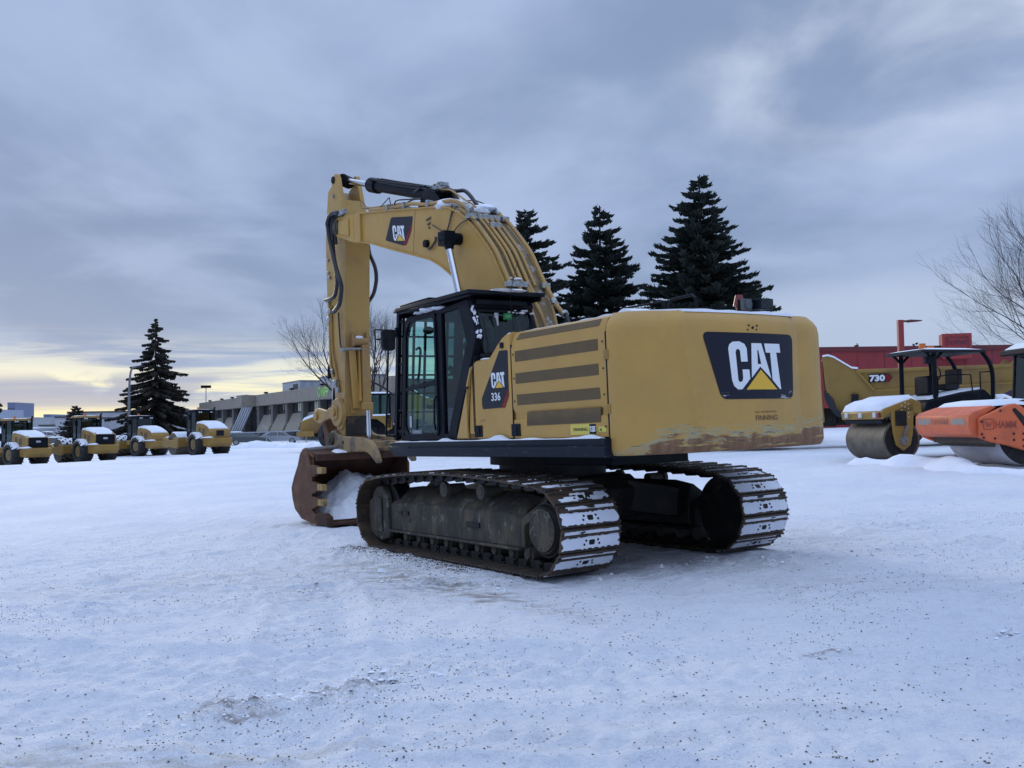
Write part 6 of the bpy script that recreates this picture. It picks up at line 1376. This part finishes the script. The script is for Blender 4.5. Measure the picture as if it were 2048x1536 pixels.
# ------------------------------------------------------------------ BUILDINGS
M['concrete']=mat('beige_concrete',(.25,.225,.185),.85,0,(.21,.19,.16),1.2,.4,.7,.2,8)
M['concrete2']=mat('grey_concrete_pier',(.12,.115,.11),.85,0,(.09,.088,.085),1.5)
M['darkwall']=mat('dark_recess_wall',(.045,.045,.05),.7)
M['metalgrey']=mat('pale_metal_cladding',(.42,.45,.50),.5,0,(.34,.37,.42),2,stretch=(6,1,.2))
M['redwall']=mat('red_cladding',(.27,.024,.028),.6,0,(.21,.02,.025),.6,.4,.7)
M['palewall']=mat('pale_grey_wall',(.38,.39,.42),.8,0,(.32,.33,.36),.3)
M['neon']=mat('green_sign_letters',(.30,.62,.14),.4)
def office():
    A=Vector((-21.8,118,0)); dr=Vector((-.4795,.8776,0)); rz=math.atan2(dr.y,dr.x)
    z0=-.75
    t=thing('office_building','beige two-storey office with slanted window panels and green roof-edge letters','building',(A.x,A.y,z0),rz)
    # local: x along facade (away), y: outward is +y? -> facade faces the viewer on the local +y side
    L0,L1=-20.,80.
    b=MB(); b.box(L0,L1,-26,-1.2,0,7.6); w=b.build('wall',M['darkwall'],t,smooth=0)
    b=MB(); b.box(L0,L1,-1.4,.25,6.15,7.85); b.box(36.2,39.6,.25,2.4,6.15,7.85); p=b.build('parapet',M['concrete'],t,bevel=.03,smooth=0)
    s=MB(); s.ball((43,-6,7.6),4.5,14,.22,.1); s.build('snow_cover',M['snow'],p,smooth=60)
    bays=[x for x in [-9.6,-2.2,5.06,12.4,19.9,27.5,35.5]]+[44.5,52.5,60.5,68.5,76.5]
    for i,x in enumerate(bays):
        b=MB(); b.prism([(.0,0),(.0,6.15),(-1.3,6.15),(-1.3,0)],'x',x-.55,x+.55) if 0 else b.box(x-.5,x+.5,-1.3,.05,0,6.15); b.build('pier',M['concrete2'],t,smooth=0,bevel=.02)
        if i+1<len(bays):
            x0,x1=x+.5,bays[i+1]-.5
            if x1-x0>9 or (x>35 and x<40): continue
            xm=(x0+x1)/2
            b=MB(); b.prism([(-.75,2.75),(.45,2.35),(.45,2.2),(-.75,2.2),(-.9,4.7),(-.6,4.7)],'x',x0+.15,x1-.15) if 0 else b.prism([(-1.1,4.75),(-.65,4.75),(.45,2.45),(.45,2.25),(-1.1,2.25)],'x',x0+.1,x1-.1); b.build('spandrel_panel',M['concrete'],t,smooth=0,bevel=.02)
            b=MB(); b.box(x0+.2,x1-.2,-1.0,-.75,4.75,6.15); f=b.build('window',M['winglass'],t,smooth=0)
            b=MB()
            for q in (x0+.3,xm-.1,x1-.4): b.box(q-.05,q+.05,-.76,-.70,4.8,6.1)
            b.build('window_frame',M['black'],f,smooth=0)
            if i in (2,3,0): b=MB(); b.box(x0+.5,xm+.6,-.98,-.735,4.95,6.05) ; b.build('painted_reflection',M['win_reflection'],f,smooth=0)  # bright reflection in the pane, painted as a pale panel
            b=MB(); b.box(x0+.1,x1-.1,-1.1,-.95,.3,2.2); b.build('window',M['winglass'],t,smooth=0)
            b=MB(); b.box(x0,x1,-1.0,.1,0,.9); b.build('plinth',M['concrete'],t,smooth=0)
    b=MB(); b.box(36.0,44.0,-1.1,-.9,.2,6.1); b.build('entrance_glazing',M['winglass'],t,smooth=0)
    for k in range(5): b=MB(); x=39.0+k*1.5; b.bar((x,.1,6.2),(x+2.8,1.2,2.2),.34,.2,up=(0,1,0)); b.build('slanted_fin',M['metalgrey'],t,smooth=0)
    b=MB(); b.box(38.5,48,.1,2.8,1.95,2.2); b.build('entrance_canopy',M['concrete2'],t,smooth=0)
    # sign letters on the parapet
    o=text_obj('sign_lettering','NFP',M['neon'],p,(3.2,.28,6.45),(-1,0,0),(0,0,1),1.2,2.7,bold=.035)
    g=MB(); 
    g.cyl((4.1,.27,7.05),(4.1,.33,7.05),.62,n=18); g.build('sign_emblem',M['neon'],p,smooth=0)
    g=MB(); 
    for a in (60,90,120): g.bar((4.1,.345,6.5),(4.1+.6*math.cos(R(a)),.345,6.5+1.05*math.sin(R(a))),.10,.02,up=(0,1,0))
    g.build('emblem_lines',M['concrete2'],p,smooth=0)
    for x in (3.,16.5,30,42.,52,60,70):
        b=MB(); b.box(x-.25,x+.25,.0,.5,7.86,8.1); b.cyl((x,.1,7.8),(x,.1,7.95),.06,n=8); b.build('wall_light',M['black'],p,smooth=0)
    # roof plant
    mwl=t
    def loc(x,y,z): q=A+dr*x+Vector((-dr.y,dr.x,0))*y; return (q.x,q.y,z0+z)
    for (x,y,sx,sy,h,lab) in ((26.5,-5,9.0,5.0,1.9,'pale metal roof unit on the office, the further one'),(6.5,-5,9,6,1.75,'pale metal roof unit on the office, nearer the sign')):
        u=thing('rooftop_unit',lab,'roof unit',loc(x,y,7.6),rz,'metal roof units on the office'); b=MB(); b.box(-sx/2,sx/2,-sy/2,sy/2,0,h-.1); b.build('housing',M['metalgrey'],u,smooth=0); b=MB(); b.box(-sx/2-.1,sx/2+.1,-sy/2-.1,sy/2+.1,h-.1,h); b.build('lid',M['palewall'],u,smooth=0)
        b=MB(); b.box(-sx/2+1,-sx/2+3.2,sy/2,sy/2+.06,h*.35,h*.75); b.build('vent',M['darkwall'],u,smooth=0)
    q=at(412,775,186); m=thing('light_mast','thin light mast on the far end of the office roof','light pole',(q.x,q.y,6.8)); b=MB(); b.tube([(0,0,0),(0,0,q.z-6.8)],.10,6); b.build('mast',M['metalgrey'],m); b=MB(); b.box(-.9,.9,-.3,.3,q.z-6.9,q.z-6.4); b.build('flood_light',M['black'],m)
M['win_reflection']=mat('painted_window_reflection',(.62,.58,.40),.6,0,(.35,.35,.3),.8)  # pale yellow stands in for light reflected by the office windows
office()
def redshop():
    Y=86; a=at(1560,697,Y); b_=at(2040,697,Y); z0=min(ground(a.x,Y),ground(b_.x,Y))-.4
    top=a.z
    t=thing('red_building','long low red commercial building with flat roof, behind the dump truck','building',((a.x+b_.x)/2,Y,z0),R(1.0)); W=(b_.x-a.x); H=top-z0
    b=MB(); b.box(-W/2-14,W/2-.5,0,24,0,H); w=b.build('wall',M['redwall'],t,smooth=0)
    b=MB(); b.box(-W/2-14.1,W/2-.4,-.12,.3,H-.35,H+.06); b.build('roof_edge',mat('dark_red_coping',(.13,.014,.018),.5),w,smooth=0)
    b=MB(); b.box(W/2-5.0,W/2-.8,-.06,.05,H*.42,H*.60); b.build('blue_sign_band',mat('blue_grey_band',(.06,.05,.10),.5),w,smooth=0)
    b=MB(); b.box(W/2-.5,W/2+14,-1,24,0,H*.72); b.build('side_wing',M['redwall'],t,smooth=0)
    for k in range(18):
        x=-W/2-10+k*2.4
        if x<W/2-1: b=MB(); b.box(x-.03,x+.03,-.03,.02,.2,H-.4); b.build('cladding_joint',M['signink'],w,smooth=0)
    for x in (-20,-12,-6,0): b=MB(); b.box(x,x+3.0,-.05,.05,1,3.6); b.build('window',M['winglass'],t,smooth=0)
    c=at(1897,693,Y-2); d=at(1952,664,Y-2); s=thing('roof_sign','red box sign lettered hughes on the red building roof edge','sign',((c.x+d.x)/2,Y-1,c.z-1.0),R(-14)); w2=(d.x-c.x)/2; h=d.z-c.z+1.0
    b=MB(); b.loft([[Vector((x,y,z)) for x,y in ((-w2,0),(w2,0),(w2,1.6),(-w2,1.6))] for z in (0,h)]); q=b.build('box',mat('red_sign_box',(.32,.03,.032),.5),s,smooth=0,bevel=.03)
    g=MB(); frame(g,[(-w2*.76,h*.42),(w2*.76,h*.42),(w2*.76,h*.86),(-w2*.76,h*.86)],[(-w2*.73,h*.44),(w2*.73,h*.44),(w2*.73,h*.84),(-w2*.73,h*.84)],-.05,-.005); g.build('panel_border',M['signink'],q,smooth=0)
    text_obj('sign_lettering','hughes',M['signink'],q,(-w2*.66,-.03,h*.47),(1,0,0),(0,0,1),h*.33,w2*1.32,bold=.02)
    e=at(1800,640,62); g0=ground(e.x,62); s=thing('lamp_post','red square-section lamp post in front of the red building','street light',(e.x,62,g0)); H2=e.z-g0
    b=MB(); b.box(-.17,.17,-.17,.17,0,H2); b.build('post',mat('red_post',(.26,.03,.03),.5),s,smooth=0,bevel=.02); b=MB(); b.box(.17,.9,-.06,.06,H2-.14,H2-.02); b.prism([(.5,H2-.16),(1.3,H2-.10),(1.3,H2-.04),(.5,H2-.0)],'y',-.25,.25); b.build('lamp_head',mat('dark_red_head',(.10,.02,.025),.5),s,smooth=0)
M['signink']=mat('dark_sign_ink',(.13,.02,.04),.5)
redshop()
def simple_building(name,label,px0,px1,topy,Y,depth,mt,rz=0,group=None,roofmat=None,wins=0,z0=None,winrow=1):
    a=at(px0,topy,Y); b_=at(px1,topy,Y); z0=(min(ground(a.x,Y),ground(b_.x,Y))-1.) if z0 is None else z0; H=a.z-z0; W=b_.x-a.x
    t=thing(name,label,'building',((a.x+b_.x)/2,Y,z0),R(rz),group); b=MB(); b.box(-W/2,W/2,0,depth,0,H); b.build('wall',mt,t,smooth=0)
    b=MB(); b.box(-W/2-.1,W/2+.1,-.15,depth+.1,H,H+max(.25,H*.03)); b.build('roof',roofmat or M['darkwall'],t,smooth=0)
    for r_ in range(winrow):
        for i in range(wins):
            x=-W/2+W*(i+.5)/wins; hh=H/(winrow+.5); b=MB(); b.box(x-W/wins*.3,x+W/wins*.3,-.06,.03,hh*(r_+.45),hh*(r_+.85)); b.build('window',M['winglass'],t,smooth=0)
    return t
simple_building('warehouse','long pale grey warehouse behind the layered spruce',134,372,826,175,40,M['palewall'],-1.5)
simple_building('brown_building','dark brown flat building behind the leafless trees',690,1010,768,150,30,mat('dark_brown_brick',(.05,.034,.034),.8,0,(.035,.028,.03),1),0,None,None,6)
simple_building('white_building','narrow pale building end beside the small spruce',111,128,836,150,20,M['palewall'])
simple_building('tan_building','low tan building between the two left compactors',78,112,852,190,20,mat('tan_wall',(.30,.26,.18),.8),0,None,None,2)
simple_building('flat_building','pale flat-roofed building beyond the leftmost compactor',-40,60,838,210,30,M['palewall'],0,None,M['palewall'],5)
simple_building('small_building','small white building low between the left compactors',62,80,857,170,12,M['palewall'],0,None,M['snow'],1)
M['towerglass']=mat('haze_blue_tower_glass',(.12,.15,.24),.35,0,(.16,.19,.28),.02)  # distance haze put into the blue-grey base colour
M['towerpale']=mat('hazed_tower_concrete',(.30,.34,.42),.7)  # mixed bluer, so the colour carries the distance haze
simple_building('office_tower','tallest haze-blue glass tower on the far skyline',15,30,808,1500,60,M['towerglass'],0,'towers of the distant town',M['towerglass'],3,-30,8)
simple_building('office_tower','squat haze-blue tower on the far skyline, right of the tallest',87,101,831,1400,60,M['towerglass'],0,'towers of the distant town',M['towerglass'],2,-30,4)
simple_building('office_tower','pale tower at the very left edge of the skyline',-14,2,822,1300,60,M['towerpale'],0,'towers of the distant town',M['towerpale'],2,-30,4)
for i,(a,b_,ty,Y,lab) in enumerate(((30,42,841,900,'low pale block right of the tallest tower'),(60,74,840,950,'low block near the middle of the far skyline'),(99,108,840,1000,'low block right of the squat tower'),(74,88,848,800,'lowest block below the squat tower'))): simple_building('town_block',lab,a,b_,ty,Y,50,M['towerpale'],0,'low blocks of the distant town',M['towerpale'],2,-20,2)
# lamp post with curved arm, light pole, radio mast
e=at(261,733,84); g0=ground(e.x,84); t=thing('street_lamp','tall grey street lamp with curved arm in front of the layered spruce','street light',(e.x,84,g0)); H=e.z-g0
b=MB(); b.tube([(-.12,0,0),(-.12,0,H*.60),(-.08,0,H*.80),(.05,0,H*.95),(.35,0,H-.05),(.8,0,H)],[.13,.06],8,5); b.build('pole',M['metalgrey2'] if 'metalgrey2' in M else mat('weathered_grey_pole',(.15,.155,.17),.6),t); b=MB(); b.loft([[Vector((x,y,H+z)) for y,z in ((-.13*k,-.06*k),(.13*k,-.06*k),(.10*k,.06*k),(-.10*k,.06*k))] for x,k in ((.6,.6),(.9,1),(1.25,.7))]); b.build('lamp_head',M['steel_dark'],t)
e=at(667,738,60); g0=ground(e.x,60); t=thing('light_pole','pale steel pole with dark box, just left of the stick','light pole',(e.x,60,g0)); H=e.z-g0
b=MB(); b.tube([(0,0,0),(0,0,H)],.105,10); b.build('pole',mat('pale_steel_pole',(.34,.37,.43),.5),t); b=MB(); b.box(-.34,-.10,-.15,.15,H-.6,H+.15); b.build('control_box',M['black'],t)
e=at(741,733,140); g0=ground(e.x,140); t=thing('radio_mast','thin lattice radio mast with antennas behind the leafless trees','mast',(e.x,140,g0)); H=e.z-g0
b=MB()
for dx,dy in ((-.3,-.2),(.3,-.2),(0,.3)): b.bar((dx,dy,0),(dx,dy,H),.07,.07)
for k in range(int(H/.9)): z=k*.9; b.bar((-.3,-.2,z),(.3,-.2,z+.9),.05,.05); b.bar((.3,-.2,z),(0,.3,z+.9),.05,.05)
b.build('lattice',M['steel_dark'],t,smooth=0); b=MB()
for z in (H-.5,H-1.6,H-2.7):
    for a in (0,120,240): b.box(.8*math.cos(R(a))-.12,.8*math.cos(R(a))+.12,.8*math.sin(R(a))-.1,.8*math.sin(R(a))+.1,z-.4,z+.4); b.bar((0,0,z),(.8*math.cos(R(a)),.8*math.sin(R(a)),z),.05,.05)
b.build('antenna',M['steel_dark'],t,smooth=0)
# chain-link fence
def fence():
    pts=[(455,866,90,905),(533,864,88,905),(612,861,86,905),(700,859,84,905),(790,858,82,905)]
    W=[at(px,py,Y) for px,py,Y,_ in pts]; g=[ground(p.x,p.y) for p in W]; o0=W[0]
    t=thing('chain_link_fence','grey chain-link fence with top rail before the office car park','fence',(o0.x,o0.y,g[0]))
    V=lambda p,z: Vector((p.x-o0.x,p.y-o0.y,z-g[0]))
    M['fence']=mat('galvanised_fence',(.30,.33,.37),.5,.3)
    for p,z in zip(W,g):
        b=MB(); b.tube([V(p,z-.1),V(p,p.z+.35),V(p,p.z+.35)+Vector((-.35,0,.25))],.05,6); b.build('fence_post',M['fence'],t)
    for i in range(len(W)-1):
        b=MB(); b.tube([V(W[i],W[i].z),V(W[i+1],W[i+1].z)],.045,6); b.build('top_rail',M['fence'],t)
    t2=NT('chain_link_mesh'); tr=t2.n('ShaderNodeBsdfTransparent'); mx=t2.n('ShaderNodeMixShader'); df=t2.p; t2.setp('Base Color',(.25,.27,.30))
    w1=t2.n('ShaderNodeTexWave',wave_type='BANDS',bands_direction='DIAGONAL'); w1.inputs['Scale'].default_value=3.2; t2.l(t2.co,w1.inputs[0]); mp=t2.n('ShaderNodeMapping'); mp.inputs['Scale'].default_value=(1,1,-1); t2.l(t2.co,mp.inputs[0]); w2=t2.n('ShaderNodeTexWave',wave_type='BANDS',bands_direction='DIAGONAL'); w2.inputs['Scale'].default_value=3.2; t2.l(mp.outputs[0],w2.inputs[0])
    f=t2.math('MAXIMUM',t2.rng(w1.outputs['Fac'],.965,.995),t2.rng(w2.outputs['Fac'],.965,.995)); t2.l(f,mx.inputs[0]); t2.l(tr.outputs[0],mx.inputs[1]); t2.l(df.outputs[0],mx.inputs[2]); t2.l(mx.outputs[0],t2.out.inputs[0])
    b=MB()
    for i in range(len(W)-1): b.add([V(W[i],g[i]),V(W[i+1],g[i+1]),V(W[i+1],W[i+1].z),V(W[i],W[i].z)],[(0,1,2,3)])
    b.build('wire_mesh',t2.m,t,smooth=0,fix=False)
fence()
# ------------------------------------------------------------------ PARKED CARS
def car(label,px,py,Y,yaw,col,hatch=False,snowy=False):
    p=at(px,py,Y); z=ground(p.x,p.y)-.02; t=thing('parked_car',label,'car',(p.x,p.y,z),R(yaw),'cars parked before the office'); m=mat('car_paint_'+label.split()[0],col,.28,.2)
    lo=[(2.25,.35),(2.28,.55),(2.10,.72),(1.1,.90),(-1.9,.95),(-2.25,.85),(-2.3,.5),(-2.2,.30)]
    hi=[(1.15,.88),(.45,1.38),(.1,1.44),(-.9,1.43),(-1.5,1.30),(-2.0,.94)]
    b=MB(); b.loft([[Vector((x*(1 if abs(y)<.8 else .985),y,z_)) for x,z_ in lo] for y in (-.88,-.78,.78,.88)]); bd=b.build('body',m,t,smooth=50,bevel=.03)
    b=MB(); b.loft([[Vector((x,y*(1-.22*(z_-.88)/.5),z_)) for x,z_ in hi] for y in (-.82,.82)]); cb=b.build('roof',m,bd,smooth=40,bevel=.03)
    for sg in (1,-1):
        b=MB(); b.add([Vector((x,sg*(.825-.18*(z_-.92)/.5),z_)) for x,z_ in ((1.0,.94),(.45,1.30),(-.15,1.36),(-.15,.94))]+[Vector((x,sg*(.79-.18*(z_-.92)/.5),z_)) for x,z_ in ((1.0,.94),(.45,1.30),(-.15,1.36),(-.15,.94))],[(0,1,2,3),(4,5,6,7),(0,1,5,4),(1,2,6,5),(2,3,7,6),(3,0,4,7)]); b.build('window',M['winglass'],cb,smooth=0)
        b=MB(); b.add([Vector((x,sg*(.825-.18*(z_-.92)/.5),z_)) for x,z_ in ((-.23,.94),(-.23,1.36),(-.95,1.35),(-1.65,.97))]+[Vector((x,sg*(.79-.18*(z_-.92)/.5),z_)) for x,z_ in ((-.23,.94),(-.23,1.36),(-.95,1.35),(-1.65,.97))],[(0,1,2,3),(4,5,6,7),(0,1,5,4),(1,2,6,5),(2,3,7,6),(3,0,4,7)]); b.build('window',M['winglass'],cb,smooth=0)
    xpane('windshield',[(1.06,.70,.95),(1.06,-.70,.95),(.48,-.62,1.37),(.48,.62,1.37)],cb,'winglass',.02); xpane('rear_window',[(-1.93,.68,1.0),(-1.93,-.68,1.0),(-1.50,-.60,1.29),(-1.50,.60,1.29)],cb,'winglass',.02)
    for x in (1.42,-1.38):
        for sg in (1,-1):
            b=MB(); b.cyl((x,sg*.70,.33),(x,sg*.90,.33),.33,n=20); w=b.build('wheel',M['tyre'],t); b=MB(); b.cyl((x,sg*.89,.33),(x,sg*.91,.33),.21,n=14); b.build('rim',M['silver'],w)
    for sg in (1,-1):
        b=MB(); b.box(2.16,2.28,min(sg*.55,sg*.8),max(sg*.55,sg*.8),.60,.70); b.build('headlight',M['lamp'],bd); b=MB(); b.box(-2.30,-2.22,min(sg*.55,sg*.8),max(sg*.55,sg*.8),.72,.84); b.build('tail_light',M['redlens'],bd)
    if snowy: s=MB(); s.ball((-.3,0,1.42),.75,12,.14,.1); s.build('snow_cover',M['snow'],bd,smooth=60)
    return t
car('silver sedan in the car park, right of the fence post',560,896,113,8,(.30,.33,.37))
car('dark sedan in the car park, right of the end compactor',498,896,110,14,(.035,.045,.05))
car('charcoal sedan further back in the car park, mostly hidden by the dark one',478,892,120,10,(.05,.055,.065),snowy=True)
car('greenish dark car between the two left compactors, snow on its windscreen',118,912,92,20,(.05,.07,.06),snowy=True)
car('white van-like car with snowy roof beyond the left compactors',100,885,140,5,(.45,.48,.5),snowy=True)

# ------------------------------------------------------------------ pieces that are separate in the place become parts of their own
def split_islands(names,most=40):
    for o in [o for o in list(bpy.data.objects) if o.type=='MESH' and o.name.split('.')[0] in names]:
        me=o.data; n=len(me.vertices); par=list(range(n))
        def find(a):
            while par[a]!=a: par[a]=par[par[a]]; a=par[a]
            return a
        for e in me.edges: a,b=find(e.vertices[0]),find(e.vertices[1]); par[a]=b
        isl={}
        for p in me.polygons: isl.setdefault(find(p.vertices[0]),[]).append(p.index)
        if not 1<len(isl)<=most: continue
        mods=[(m.width,m.segments) for m in o.modifiers]
        for faces in isl.values():
            ids=sorted({v for f in faces for v in me.polygons[f].vertices}); mp={v:i for i,v in enumerate(ids)}
            b=MB(); b.add([me.vertices[v].co for v in ids],[tuple(mp[v] for v in me.polygons[f].vertices) for f in faces])
            q=b.build(o.name.split('.')[0],list(me.materials),o.parent,smooth=40,bevel=mods[0][0] if mods else 0)
            q.location=o.location
            for ch in list(o.children): ch.parent=q
        bpy.data.objects.remove(o)
split_islands({'pipe_clamp','boom_hose','hydraulic_hose','boom_pipe','lamp_cable','stick_pipe','canopy_post','rear_window_seal','bare_lamp_mount','mirror_arm','joystick','side_grille','mud_flap','tie_down_lug','drum_frame','side_reflector'},24)
for o in bpy.data.objects:
    if o.name.split('.')[0] in('snow_cover','drum_pads','frame_bolts','track_chain','twigs'): o['kind']='stuff'
